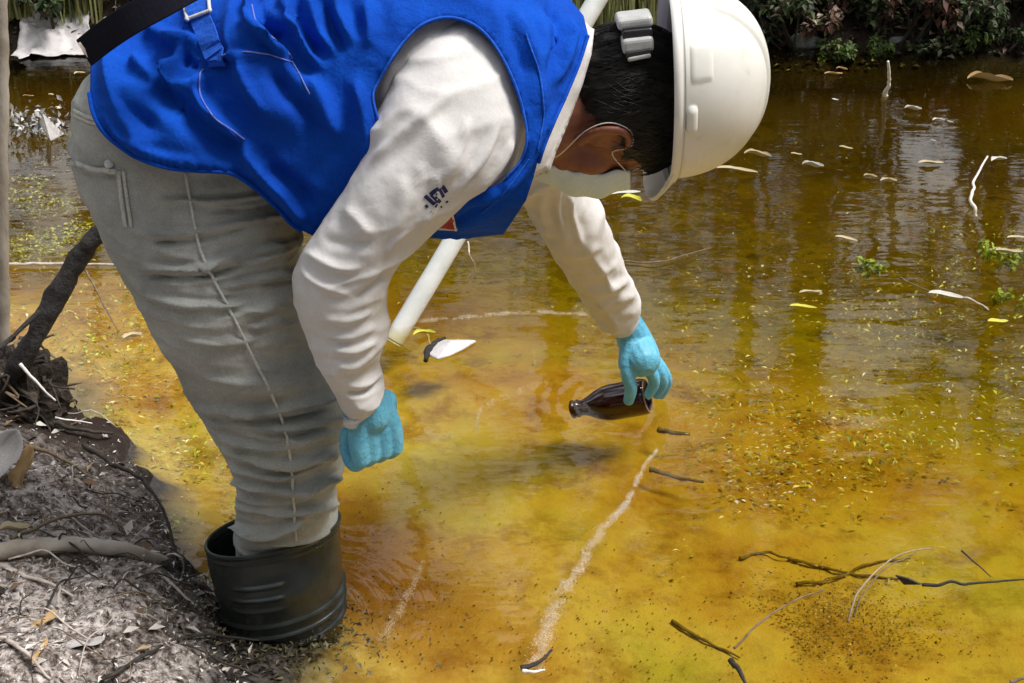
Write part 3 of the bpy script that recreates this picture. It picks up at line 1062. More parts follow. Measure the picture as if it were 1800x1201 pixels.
# understorey behind the far bank, mirrored in the pond
for x, y, ww, hh, n_, ml, lb in ((-3.0, 5.6, 1.0, 1.5, 700, 'crown_lime', 'waist high lime green bush behind the white sheet'), (-1.7, 5.75, 0.9, 1.7, 700, 'crown', 'waist high green bush behind the webbing strap'),
                                 (-0.5, 5.6, 0.8, 1.3, 600, 'crown_brown', 'brownish bush behind the bent back'), (0.45, 5.7, 0.8, 1.5, 600, 'crown', 'green bush behind the hard hat'),
                                 (1.0, 5.5, 0.7, 1.2, 600, 'crown_brown', 'brown and green bush behind the grey stone'), (1.5, 5.7, 0.8, 1.6, 700, 'crown_lime', 'lime green bush behind the bent white twig'),
                                 (2.0, 5.55, 0.8, 1.3, 600, 'crown_brown', 'brown bush behind the broad russet shrub'), (2.6, 5.7, 0.9, 1.6, 700, 'crown_lime', 'lime green bush beyond the last russet shrub'), (3.3, 5.7, 1.0, 1.5, 600, 'crown', 'green bush at the end of the far bank')):
    z0 = float(height(x, y))
    root = empty('bush', (x, y, z0))
    tag(root, lb, 'bush', 'bushes behind the far bank')
    me, cc = crown_mesh('foliage', (x, y, z0 + hh * 0.55), (ww / 2, ww / 2.4, hh / 2), n_, 0.085, clumps=16, aspect=0.4)
    under(link('foliage', me, M[ml], smoothf=False), root)
    parts = [tube([np.array([x + RNG.normal() * 0.05, y, z0 - 0.05]), (np.array([x, y, z0]) + q) / 2 + RNG.normal(size=3) * 0.05, q], [0.018, 0.012, 0.004], n=6, samples=8) for q in cc[:9]]
    vv, ff = join(parts)
    under(link('stem', mesh('stem', vv, ff), M['bark_pale']), root)

# crumpled white plastic sheet
q = np.array([V(62, 44, 5.2), V(165, 44, 5.2), V(160, 100, 4.86), V(20, 98, 4.86)])
nu, nv = 44, 26
u, vv_ = np.meshgrid(np.linspace(0, 1, nu), np.linspace(0, 1, nv), indexing='ij')
P = (q[0] * ((1 - u) * (1 - vv_))[..., None] + q[1] * (u * (1 - vv_))[..., None] + q[2] * (u * vv_)[..., None] + q[3] * ((1 - u) * vv_)[..., None])
P[..., 2] = np.maximum(P[..., 2], height(P[..., 0], P[..., 1]) + 0.02)
k = np.abs(fbm(P, 9, 3, 31))
P[..., 2] += 0.03 * (0.4 - k) + 0.004 * fbm(P, 50, 2, 33)
P[..., 1] += 0.02 * fbm(P, 20, 3, 35)
tip = np.exp(-(((u - 0.16) / 0.05) ** 2)) * smooth(0.8, 1.0, vv_)
P[..., 2] -= 0.06 * tip
P[..., 1] -= 0.05 * tip
P[..., 2] = np.maximum(P[..., 2], 0.006)
i, j = np.meshgrid(np.arange(nu - 1), np.arange(nv - 1), indexing='ij')
ff = np.stack([i * nv + j, (i + 1) * nv + j, (i + 1) * nv + j + 1, i * nv + j + 1], -1).reshape(-1, 4)
o = link('plastic_sheet', fastmesh('plastic_sheet', P.reshape(-1, 3), ff), M['white_film'], smoothf=False)
sm = o.modifiers.new('thickness', 'SOLIDIFY')
sm.thickness = 0.002
tag(o, 'crumpled white plastic sheet lying on the edge of the far bank', 'plastic sheet')

# grey stone at the far waterline
def stone(c, r, mt, label, seed=0):
    v, f = ell((0, 0, 0), r, n=22)
    v = np.array(v)
    v *= (1 + 0.22 * fbm(v, 2.2 / np.mean(r) * 0.4, 3, seed))[:, None]
    o = link('stone', mesh('stone', v, f), mt)
    o.location = c
    tag(o, label, 'stone')
    return o


M['stone'] = mat('grey_stone', [(0.3, (0.09, 0.10, 0.10)), (0.7, (0.22, 0.24, 0.23))], 30, 0.8, 0.6, bdist=0.01)
stone(tuple(W(1420, 84) + np.array([0, 0.03, 0.015])), (0.06, 0.04, 0.035), M['stone'], 'grey stone at the waterline of the far bank', 3)
stone(tuple(W(1590, 82) + np.array([0, 0.03, 0.008])), (0.05, 0.03, 0.025), M['stone'], 'smaller grey stone at the waterline between low plants', 5)


# ------------------------------------------------------------------ bed and bank cover
def on_ground(px0, py0, px1, py1, n, z=0.0):
    p = W(RNG.uniform(px0, px1, n), RNG.uniform(py0, py1, n), z)
    return p


# bank litter, near side
n = 46000
P = np.stack([RNG.uniform(-1.3, 0.35, n), RNG.uniform(1.0, 2.9, n), np.zeros(n)], 1)
q2 = P[:, :2]
ins = inpoly(q2, LAND)
dd, _ = polydist(q2, SHORE)
P = P[ins | (dd < 0.015)]
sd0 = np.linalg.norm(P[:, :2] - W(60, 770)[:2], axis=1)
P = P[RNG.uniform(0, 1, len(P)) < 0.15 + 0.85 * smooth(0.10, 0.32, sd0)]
n = len(P)
P[:, 2] = height(P[:, 0], P[:, 1]) + 0.002 + RNG.uniform(0, 0.006, n)
d = rdir(n, 0.35)
L = RNG.uniform(0.003, 0.011, n) * np.where(RNG.uniform(0, 1, n) < 0.06, 2.2, 1)
v, f = leaves(P, d, rdir(n) * 0.8 + np.array([0, 0, 1]), L, L * RNG.uniform(0.12, 0.5, n))
tag(link('bank_litter', fastmesh('bank_litter', v, f), M['litter'], smoothf=False), 'grey and brown shredded leaf litter covering the near bank', 'leaf litter', kind='stuff')

# sunken weed and leaves beyond the shallow shelf
n = 15000
P = np.concatenate([on_ground(1150, 430, 1850, 930, n), on_ground(0, 200, 1850, 560, 9000), on_ground(60, 440, 330, 930, 2500)])
x, y = P[:, 0], P[:, 1]
keep = (fbm(np.stack([x, y * 1.6, 0 * x], -1), 4.5, 4, 12) > 0.02 + 0.5 * RNG.uniform(-1, 1, len(x)))
keep &= RNG.uniform(0, 1, len(x)) < smooth(1.75, 2.1, y + 0.25 * fbm(np.stack([x, y, 0 * x], -1), 3, 2, 14))
P = P[keep]
P[:, 2] = height(P[:, 0], P[:, 1]) + 0.004
P = P[P[:, 2] < -0.03]
n = len(P)
P[:, 2] *= 1 - 0.9 * RNG.uniform(0, 1, n) ** 2.5
P[:, 2] = np.minimum(P[:, 2], -0.012)
L = 0.003 + 0.014 * RNG.uniform(0, 1, n) ** 2
d = rdir(n, 0.3)
d[:, 0] *= 1.8
v, f = leaves(P, d, rdir(n) * 0.4 + np.array([0, 0, 1]), L, L * RNG.uniform(0.15, 0.5, n))
tag(link('sunken_weed', fastmesh('sunken_weed', v, f), M['weed'], smoothf=False), 'sunken olive weed and drowned leaves in the deeper water', 'waterweed', kind='stuff')

# larger dead leaf bits among the litter
n = 900
P = np.stack([RNG.uniform(-1.3, 0.35, n), RNG.uniform(1.0, 2.9, n), np.zeros(n)], 1)
P = P[inpoly(P[:, :2], LAND)]
n = len(P)
P[:, 2] = height(P[:, 0], P[:, 1]) + 0.004
L = RNG.uniform(0.012, 0.034, n)
v, f = leaves(P, rdir(n, 0.3), rdir(n) * 0.7 + np.array([0, 0, 1]), L, L * RNG.uniform(0.25, 0.6, n))
tag(link('dead_leaves', fastmesh('dead_leaves', v, f), M['litter_leaf'], smoothf=False), 'grey and tan dead leaf bits strewn over the near bank', 'leaf litter', kind='stuff')

# fine twigs tangled over the bank
tw = [[], [], []]
for k in range(75):
    a0 = W(RNG.uniform(-60, 400), RNG.uniform(640, 1240), 0.12)
    if not inpoly(a0[None, :2], LAND)[0]:
        continue
    an = RNG.uniform(0, PI)
    ln = RNG.uniform(0.03, 0.16)
    pts = []
    for t in np.linspace(-0.5, 0.5, 5):
        an += RNG.normal() * 0.12
        x, y = a0[0] + math.cos(an) * ln * t, a0[1] + math.sin(an) * ln * t
        pts.append([x, y, float(height(x, y)) + 0.004 + 0.012 * RNG.uniform() + 0.012 * (1 - 4 * t * t)])
    w_ = RNG.uniform(0.0005, 0.0017)
    tw[(0, 0, 1, 0, 2)[k % 5]].append(tube(pts, [w_, w_ * 1.1, w_, w_ * 0.8, w_ * 0.4], n=5, samples=12, wob=0.3))
for k, (mt, lb) in enumerate((('twig_dark', 'tangle of fine dark twigs over the near bank'), ('twig_brown', 'scatter of fine brown twigs over the near bank'), ('twig_pale', 'scatter of fine bleached twigs over the near bank'))):
    v, f = join(tw[k])
    tag(link('twig_litter', mesh('twig_litter', v, f), M[mt]), lb, 'twigs', kind='stuff')

# yellow green algae hanging in the shallows
P = np.concatenate([on_ground(60, 430, 300, 620, 1500), on_ground(90, 640, 420, 960, 2600), on_ground(1480, 380, 1860, 600, 1200), on_ground(1480, 620, 1860, 760, 900), on_ground(0, 260, 210, 430, 7000), on_ground(1660, 360, 1860, 470, 900)])
P = P[fbm(P, 9, 3, 48) + RNG.uniform(-0.4, 0.4, len(P)) > 0.15]
hz_ = height(P[:, 0], P[:, 1])
P = P[hz_ < -0.02]
n = len(P)
P[:, 2] = np.maximum(height(P[:, 0], P[:, 1]) + 0.004, -0.06) * RNG.uniform(0.25, 1, n)
L = 0.004 + 0.012 * RNG.uniform(0, 1, n) ** 2
v, f = leaves(P, rdir(n, 0.4), rdir(n) * 0.5 + np.array([0, 0, 1]), L, L * RNG.uniform(0.2, 0.6, n))
tag(link('algae', fastmesh('algae', v, f), M['algae_bed'], smoothf=False), 'yellow green algae hanging in the shallow water', 'algae', kind='stuff')

# pale flecks drifting on the surface
P = np.concatenate([on_ground(1150, 420, 1850, 900, 5200), on_ground(0, 120, 1850, 470, 2600), on_ground(690, 420, 1150, 640, 500), on_ground(60, 440, 420, 930, 500)])
P = P[fbm(P, 4.5, 3, 44) + RNG.uniform(-0.5, 0.2, len(P)) > 0.2]
n = len(P)
P = P[::2]
n = len(P)
P[:, 2] = np.where(RNG.uniform(0, 1, n) < 0.3, 0.0015, -0.008)
L = 0.002 + 0.011 * RNG.uniform(0, 1, n) ** 3
d = rdir(n, 0.05)
v, f = leaves(P, d, rdir(n) * 0.15 + np.array([0, 0, 1]), L, L * RNG.uniform(0.2, 0.7, n), fold=0.1)
tag(link('floating_flecks', fastmesh('floating_flecks', v, f), M['fleck'], smoothf=False), 'pale flecks of dust and plant bits drifting on the water', 'flecks', kind='stuff')

# dark muck round the foot of the boot
bx, by = W(470, 1095)[:2]
n = 1500
P = np.stack([bx + RNG.normal(0, 0.075, n), by + RNG.normal(-0.02, 0.045, n), np.zeros(n)], 1)
P[:, 2] = np.maximum(height(P[:, 0], P[:, 1]) + 0.002, -0.008 + RNG.uniform(0, 0.01, n))
L = RNG.uniform(0.004, 0.014, n)
v, f = leaves(P, rdir(n, 0.3), rdir(n) * 0.5 + np.array([0, 0, 1]), L, L * RNG.uniform(0.2, 0.6, n))
tag(link('muck', fastmesh('muck', v, f), M['muck'], smoothf=False), 'dark wet leaf muck around the foot of the rubber boot', 'muck', kind='stuff')

# dark specks on the sediment
P = np.concatenate([on_ground(430, 1060, 1300, 1230, 1500, -0.12), on_ground(590, 860, 800, 1110, 350, -0.12), on_ground(700, 850, 1250, 1100, 300, -0.12), on_ground(1000, 850, 1800, 1200, 120, -0.12)])
P[:, 2] = height(P[:, 0], P[:, 1]) + 0.002
P = P[P[:, 2] < -0.01]
n = len(P)
L = 0.001 + 0.0042 * RNG.uniform(0, 1, n) ** 3
v, f = leaves(P, rdir(n, 0.2), rdir(n) * 0.2 + np.array([0, 0, 1]), L, L * 0.7)
tag(link('sediment_specks', fastmesh('sediment_specks', v, f), M['speck'], smoothf=False), 'dark specks of debris lying on the ochre sediment', 'debris', kind='stuff')


# ------------------------------------------------------------------ person: skin, clothes
person = empty('person', (V(500, 1078, 1.7)[0], 1.7, float(height(V(500, 1078, 1.7)[0], 1.7))))
tag(person, 'person in blue vest, grey jeans and white hard hat bending to dip a bottle', 'person')


def pv(px, py, Y):
    return V(np.float64(px), np.float64(py), np.float64(Y))


# head frame: up towards the pond, face down and turned a little away
HU = np.array([0.995, 0.0, 0.05])
HF = np.array([0.04, 0.30, -0.95])
HF -= HU * (HF @ HU)
HF /= np.linalg.norm(HF)
HU /= np.linalg.norm(HU)
HR = np.cross(HF, HU)
HM = np.stack([HR, HF, HU], 1)          # columns: right ear (camera side), face, crown
HC = pv(1050, 190, 1.74)


def H(p):
    return HC + np.asarray(p, float) @ HM.T


def hand_chains(kind, k=0.0):
    """the chains of a hand: k thickens them (glove over skin)"""
    if kind == 'fist':
        o0 = pv(657, 760, 1.53)
        ux, uy, uz = np.array([-0.60, 0.80, 0.0]) * 0.86, np.array([0.80, 0.60, 0.0]) * 0.80, np.array([-0.06, 0.0, 1.0])
        q = lambda x, y, z: o0 + ux * x + uy * y + uz * z
        out = [chain([q(-0.001, 0, 0.10), q(0.001, 0, 0.08), q(0.0, 0, 0.05), q(-0.002, 0, 0.025)], [0.017 + k, 0.019 + k, 0.022 + k, 0.024 + k]),
               chain([q(0.012, -0.018, 0.03), q(0.014, 0.016, -0.014)], [0.019 + k, 0.019 + k])]
        for y, s in ((-0.031, 0.86), (-0.011, 0.97), (0.011, 1.0), (0.032, 0.95)):
            out.append(chain([q(0.0, y * 0.55, 0.045), q(-0.003, y, 0.0), q(-0.004, y, -0.03)], [0.015 + k, 0.0145 + k, 0.0125 + k]))
            out.append(chain([q(-0.002, y, -0.032), q(0.018 * s, y * 1.03, -0.045), q(0.036 * s, y * 1.03, -0.042), q(0.048 * s, y, -0.022), q(0.036 * s, y * 0.95, -0.004)], [0.0118 + k, 0.0112 + k, 0.0105 + k, 0.0096 + k, 0.0086 + k]))
        out.append(chain([q(0.008, 0.034, 0.035), q(0.03, 0.046, 0.006), q(0.05, 0.034, -0.02), q(0.058, 0.012, -0.03)], [0.0145 + k, 0.013 + k, 0.0115 + k, 0.0095 + k]))
        return out
    out = [chain([pv(1083, 535, 2.215), pv(1100, 565, 2.225), pv(1117, 602, 2.235), pv(1129, 632, 2.2)], [0.025 + k, 0.028 + k, 0.034 + k, 0.034 + k]),
           chain([pv(1112, 590, 2.225), pv(1105, 640, 2.195)], [0.022 + k, 0.02 + k])]
    out.append(chain([pv(1108, 625, 2.200), pv(1103, 655, 2.185), pv(1109, 682, 2.187), pv(1105, 704, 2.195)], [0.017 + k, 0.014 + k, 0.0125 + k, 0.0105 + k]))
    for px, py, y, dx in ((1128, 640, 2.200, 0), (1138, 640, 2.225, 5), (1146, 640, 2.255, 4), (1148, 636, 2.280, -4)):
        a = [(px - 10, py - 25, y), (px + 12 + dx, py + 8, y), (px + 22 + dx, py + 32, y + 0.012), (px + 12 + dx, py + 54, y + 0.018)]
        out.append(chain([pv(*q) for q in a], [0.0135 + k, 0.0125 + k, 0.0115 + k, 0.0095 + k]))
    return out


body = []
# trunk and limbs, inside the clothes
body.append(chain([pv(300, 255, 1.72), pv(400, 205, 1.71), pv(560, 185, 1.70), pv(740, 170, 1.70), pv(860, 160, 1.70)], [0.085, 0.085, 0.09, 0.09, 0.08], n=24, flat=1.0))
body.append(chain([pv(760, 150, 1.66), pv(770, 170, 1.80)], [0.07, 0.07], n=20))
body.append(chain([pv(290, 290, 1.66), pv(380, 560, 1.62), pv(480, 760, 1.63), pv(500, 935, 1.63), pv(505, 1090, 1.63)], [0.075, 0.066, 0.05, 0.04, 0.03], n=20))
body.append(chain([pv(300, 290, 1.78), pv(430, 500, 1.79), pv(490, 640, 1.80), pv(505, 800, 1.80), pv(505, 950, 1.80)], [0.085, 0.07, 0.05, 0.04, 0.03], n=20))
body.append(chain([pv(800, 175, 1.56), pv(690, 320, 1.545), pv(605, 470, 1.53), pv(612, 600, 1.53), pv(632, 690, 1.525)], [0.05, 0.043, 0.035, 0.03, 0.024], n=16))
body.append(chain([pv(880, 240, 1.86), pv(985, 375, 2.0), pv(1040, 475, 2.12), pv(1095, 560, 2.225)], [0.045, 0.036, 0.03, 0.024], n=16))
body += hand_chains('fist', -0.0035)
body += hand_chains('grip', -0.0035)
# neck and head
body.append(chain([pv(900, 165, 1.71), pv(985, 180, 1.72), H((0, -0.03, -0.03))], [0.06, 0.058, 0.06], n=22))
body.append(chain([pv(960, 215, 1.71), H((0, 0.02, -0.08))], [0.048, 0.04], n=20))
body.append(ell(H((0, -0.008, 0.035)), (0.076, 0.096, 0.095), HM, 32))
body.append(ell(H((0, 0.04, -0.03)), (0.06, 0.056, 0.075), HM, 28))
body.append(ell(H((0, 0.068, -0.082)), (0.03, 0.026, 0.022), HM, 18))
for s in (-1, 1):
    body.append(ell(H((0.043 * s, 0.046, -0.008)), (0.024, 0.026, 0.032), HM, 16))            # cheekbone
    body.append(chain([H((0.061 * s, -0.002, -0.045)), H((0.048 * s, 0.03, -0.07)), H((0.02 * s, 0.065, -0.09))], [0.014, 0.015, 0.014], n=12))   # jaw line
    body.append(chain([H((0.05 * s, 0.07, 0.028)), H((0.015 * s, 0.091, 0.03))], [0.012, 0.012], n=12))   # brow
    body.append(ell(H((0.031 * s, 0.08, 0.008)), (0.016, 0.012, 0.011), HM, 14))               # lid over the eye
    ear = [(0.071, 0.010, 0.006), (0.076, 0.012, 0.022), (0.081, 0.004, 0.033), (0.086, -0.012, 0.034), (0.089, -0.025, 0.022), (0.088, -0.027, 0.004), (0.083, -0.018, -0.014), (0.077, -0.005, -0.026), (0.073, 0.004, -0.024)]
    body.append(chain([H((x * s, y, z)) for x, y, z in ear], [0.0045, 0.005, 0.0052, 0.0054, 0.0054, 0.005, 0.005, 0.0062, 0.005], n=10))
    body.append(ell(H((0.0755 * s, -0.008, 0.004)), (0.0045, 0.018, 0.026), HM, 16))           # shell of the ear
    body.append(chain([H((0.078 * s, 0.0, -0.004)), H((0.082 * s, -0.014, 0.0)), H((0.083 * s, -0.016, 0.016))], [0.0042, 0.0042, 0.004], n=8))
body.append(chain([H((0, 0.092, 0.012)), H((0, 0.107, -0.015)), H((0, 0.113, -0.03))], [0.008, 0.010, 0.013], n=12))
body.append(chain([H((-0.013, 0.1, -0.034)), H((0.013, 0.1, -0.034))], [0.009, 0.009], n=10))
body.append(chain([H((-0.02, 0.089, -0.056)), H((0, 0.097, -0.054)), H((0.02, 0.089, -0.056))], [0.005, 0.008, 0.005], n=10))
body.append(chain([H((-0.018, 0.088, -0.066)), H((0, 0.094, -0.067)), H((0.018, 0.088, -0.066))], [0.005, 0.008, 0.005], n=10))
bo = link('body', remeshed('body', body, 0.0036, 4), M['skin'])
under(bo, person)


def garment(name, P, mt, folds=(), nz=None, drop=None, solid=0.004, fs=1.0, ridged=None, snap=None, wk=1.0):
    """open cloth tube from a ring grid; drop: mask of vertices whose faces go; snap: outlines the cut edge is drawn to"""
    N = grid_normals(P)
    if nz:
        for (sc_, amp, st, seed) in nz:
            P = P + N * (amp * fbm(P * np.asarray(st), sc_, 3, seed))[..., None]
    if ridged:
        N = grid_normals(P)
        for (sc_, amp, Rm, seed) in ridged:
            q = P @ np.asarray(Rm, float).T
            q = q + 0.25 / sc_ * np.stack([fbm(P, sc_ * 0.6, 2, seed + k) for k in (3, 4, 5)], -1)
            k = 1 - np.abs(noise3(q, sc_, seed)) * 1.6
            patch = smooth(-0.35, 0.35, noise3(P, 7, seed + 9))
            P = P + N * (amp * (np.clip(k, 0, 1) ** 3 - 0.25) * patch)[..., None]
    if len(folds):
        N = grid_normals(P)
        P = sculpt(P, N, [(a_, b_ * wk, c_) for a_, b_, c_ in folds], fs)
    N = grid_normals(P)
    nl, na = P.shape[:2]
    F = ring_faces(nl, na)
    if drop is not None:
        F = F[~drop(P, N).reshape(-1)[F].any(1)]
    used = np.zeros(nl * na, bool)
    used[F.ravel()] = True
    idx = np.cumsum(used) - 1
    Q = P.reshape(-1, 3).copy()
    if snap:
        E = np.sort(np.concatenate([F[:, [0, 1]], F[:, [1, 2]], F[:, [2, 3]], F[:, [3, 0]]]), axis=1)
        u, cnt = np.unique(E, axis=0, return_counts=True)
        bv = np.unique(u[cnt == 1])
        px = proj(Q[bv])
        for pl in snap:
            pl = np.asarray(pl, float)
            best = np.full(len(bv), 1e9)
            tgt = px.copy()
            for i_ in range(len(pl) - 1):
                d_ = pl[i_ + 1] - pl[i_]
                t_ = np.clip(((px - pl[i_]) @ d_) / (d_ @ d_ + 1e-9), 0, 1)
                c_ = pl[i_] + t_[:, None] * d_
                q_ = np.linalg.norm(px - c_, axis=1)
                m_ = q_ < best
                best[m_] = q_[m_]
                tgt[m_] = c_[m_]
            ok_ = best < 11
            dep = (Q[bv][ok_] - C) @ FW
            Q[bv[ok_]] = C + ray(tgt[ok_][:, 0], tgt[ok_][:, 1]) * dep[:, None]
    o = link(name, fastmesh(name, Q[used], idx[F]), mt)
    bm = bmesh.new()
    bm.from_mesh(o.data)
    bmesh.ops.recalc_face_normals(bm, faces=bm.faces)
    bm.to_mesh(o.data)
    bm.free()
    o.data.polygons.foreach_set('use_smooth', [True] * len(o.data.polygons))
    if solid:
        m_ = o.modifiers.new('thickness', 'SOLIDIFY')
        m_.thickness = solid
        m_.offset = -1
    return o, P, N


def sub(o, part):
    """o becomes a sub-part of a part whose own transform is the identity in world space"""
    o.parent = part
    o.matrix_parent_inverse = Matrix.Identity(4)
    return o


# clothes hang on parts with identity world transform: make the person's parts plain children
def part(o):
    o.parent = person
    o.matrix_parent_inverse = Matrix.Translation(-Vector(person.location))
    return o


# --- jeans
JN = [(150, 178, 430, 120, 1.72, 0.11), (126, 225, 470, 215, 1.69, 0.135), (133, 310, 525, 330, 1.665, 0.125), (165, 385, 528, 420, 1.645, 0.115), (205, 455, 530, 490, 1.635, 0.112), (250, 520, 548, 570, 1.63, 0.108), (296, 605, 578, 645, 1.63, 0.10),
      (345, 700, 602, 712, 1.63, 0.092), (392, 775, 606, 770, 1.63, 0.086), (412, 830, 600, 825, 1.63, 0.08), (414, 880, 592, 876, 1.63, 0.074), (412, 930, 588, 920, 1.63, 0.056), (414, 985, 586, 975, 1.63, 0.05)]
jf = []
for y, dip, x0, x1, h in ((745, 6, 372, 600, 5.5), (770, 18, 392, 560, 3.5), (793, 22, 402, 602, 4.5), (818, 20, 412, 560, 4), (842, 24, 412, 600, 5.5), (868, 18, 415, 540, 3.5), (890, 12, 412, 590, 4), (915, 22, 412, 520, 5)):
    xm = (x0 + x1) / 2
    jf.append(([(x0 - 30, y - 4), (xm - 40, y + dip * 0.8), (xm + 20, y + dip), (x1 + 30, y - 12)], 8.5, 1.5 * h / 1000))
jf += [([(330, 715), (400, 727), (480, 722), (560, 702), (630, 680)], 9, 0.008), ([(350, 738), (430, 748), (520, 738), (600, 715)], 7, -0.006)]
jf += [([(215, 412), (330, 408), (440, 388), (540, 372)], 8, 0.006), ([(250, 430), (340, 425), (450, 402)], 6, -0.005), ([(220, 470), (330, 472), (430, 448), (540, 420)], 8, 0.007),
       ([(240, 486), (340, 490), (440, 466)], 6, -0.005), ([(230, 505), (300, 532), (400, 538), (450, 528)], 8, 0.006), ([(385, 505), (450, 495), (540, 475)], 7, 0.006),
       ([(330, 350), (400, 352), (480, 340)], 7, 0.004), ([(350, 372), (430, 370), (520, 352)], 6, -0.004), ([(270, 355), (330, 352), (390, 362)], 7, 0.005), ([(120, 285), (170, 300), (215, 298)], 6, 0.005),
       ([(415, 545), (460, 548), (520, 538)], 6, 0.004), ([(430, 575), (480, 572), (530, 566)], 6, 0.004), ([(440, 610), (500, 605), (560, 600)], 6, 0.003), ([(455, 650), (510, 648), (570, 640)], 6, 0.0035),
       ([(300, 590), (380, 605), (450, 600)], 9, 0.003), ([(345, 660), (420, 676), (470, 672)], 8, 0.003)]
jp = loft(JN, 150, 240, 2.2)
jeans, JP, JNn = garment('jeans', jp, M['jeans'], jf, fs=2.0, wk=0.62, ridged=[(9, 0.008, ((0.5, 0, 0.1), (0, 0.5, 0), (0.35, 0, 2.4)), 151), (22, 0.003, ((0.5, 0, 0.1), (0, 0.5, 0), (0.3, 0, 2.2)), 152)], nz=[(14, 0.0022, (1, 1, 2.2), 51), (45, 0.0007, (1, 1, 1.5), 52)])
part(jeans)
# second trouser leg behind
JF = [(190, 190, 450, 130, 1.78, 0.12), (200, 300, 510, 320, 1.79, 0.11), (290, 440, 530, 430, 1.79, 0.095), (390, 560, 545, 540, 1.80, 0.08), (425, 660, 585, 650, 1.80, 0.07), (432, 760, 578, 752, 1.80, 0.062), (434, 830, 574, 825, 1.80, 0.058)]
jl, _, _ = garment('trouser_leg', loft(JF, 60, 90, 2.1), M['jeans'], nz=[(14, 0.003, (1, 1, 3), 55)])
sub(jl, jeans)
seam_px = crom([(325, 300), (340, 380), (352, 440), (375, 490), (412, 560), (450, 640), (488, 715), (508, 790), (515, 860), (520, 950)], 60)
a, nn_ = surf_at(JP, JNn, seam_px, 0.0006)
for _ in range(6):
    a[1:-1] = (a[:-2] + 2 * a[1:-1] + a[2:]) / 4
v, f = ribbon(a + nn_ * 0.0016, nn_, 0.0036, 0.0012)
sub(link('side_seam', mesh('side_seam', v, f), M['jeans_seam']), jeans)
for nm, pts, wd in (('pocket_seam', [(126, 285), (160, 297), (207, 302)], 0.006), ('pocket_seam', [(209, 300), (214, 345), (222, 400)], 0.006), ('pocket_seam', [(218, 300), (224, 345), (232, 400)], 0.004),
                    ('yoke_seam', [(131, 195), (160, 207), (190, 213)], 0.005), ('yoke_seam', [(131, 203), (160, 215), (195, 222)], 0.004)):
    a, nn_ = surf_at(JP, JNn, crom(pts, 16), 0.0005)
    v, f = ribbon(a, nn_, wd, 0.0016)
    sub(link(nm, mesh(nm, v, f), M['jeans_seam']), jeans)
a, nn_ = surf_at(JP, JNn, [(193, 287)], 0.002)
v, f = ell(a[0], (0.006, 0.004, 0.006), n=14)
sub(link('rivet', mesh('rivet', v, f), M['metal']), jeans)

# --- boots
def boot(secs, name, ribs=True):
    P = loft(secs, 96, 120, 2.1)
    N = grid_normals(P)
    t = np.linspace(0, 1, P.shape[0])
    px = proj(P)
    d = np.zeros(P.shape[:2])
    # rolled top edge and moulded ribs running round the shaft
    zt = P[..., 2]
    d += 0.003 * np.exp(-((t[:, None] - 0.02) / 0.018) ** 2)
    d += 0.0012 * np.exp(-((t[:, None] - 0.075) / 0.012) ** 2)
    for c_ in (0.50, 0.60, 0.70):
        d += 0.006 * np.exp(-((t[:, None] - c_) / 0.010) ** 2)
    ang = np.linspace(0, 2 * PI, P.shape[1], endpoint=False)
    for c_ in (0.24, 0.31, 0.38):
        k = np.exp(-((t[:, None] - c_) / 0.009) ** 2)
        d += 0.0045 * k * smooth(400, 430, px[..., 0]) * smooth(503, 496, px[..., 0]) * (N[..., 1] < 0)
    P = P + N * d[..., None]
    F = ring_faces(*P.shape[:2])
    o = link(name, fastmesh(name, P.reshape(-1, 3), F), M['rubber'])
    bm = bmesh.new()
    bm.from_mesh(o.data)
    bmesh.ops.recalc_face_normals(bm, faces=bm.faces)
    bm.to_mesh(o.data)
    bm.free()
    o.data.polygons.foreach_set('use_smooth', [True] * len(o.data.polygons))
    m_ = o.modifiers.new('thickness', 'SOLIDIFY')
    m_.thickness = 0.005
    m_.offset = -1
    part(o)
    b0 = P[-1].mean(0)
    ft = remeshed('boot_foot', [chain([b0 + np.array([-0.035, 0, -0.05]), b0 + np.array([0.05, 0, -0.06]), b0 + np.array([0.13, 0, -0.075]), b0 + np.array([0.17, 0, -0.08])], [0.05, 0.052, 0.045, 0.036]),
                                chain([b0 + np.array([0, 0, 0.02]), b0 + np.array([0.0, 0, -0.03])], [0.06, 0.05])], 0.006)
    fo = link('boot_foot', ft, M['rubber'])
    sub(fo, o)
    return o


boot([(361, 952, 597, 908, 1.63, 0.058), (364, 985, 599, 942, 1.63, 0.066), (374, 1020, 602, 985, 1.63, 0.080), (384, 1060, 604, 1025, 1.63, 0.077), (391, 1095, 605, 1060, 1.63, 0.074), (396, 1140, 604, 1105, 1.63, 0.071), (402, 1200, 602, 1160, 1.63, 0.068)], 'boot')
boot([(428, 812, 586, 800, 1.80, 0.062), (432, 870, 584, 860, 1.80, 0.062), (434, 920, 582, 910, 1.80, 0.06), (436, 970, 580, 965, 1.80, 0.058), (438, 1010, 578, 1000, 1.80, 0.056)], 'boot')

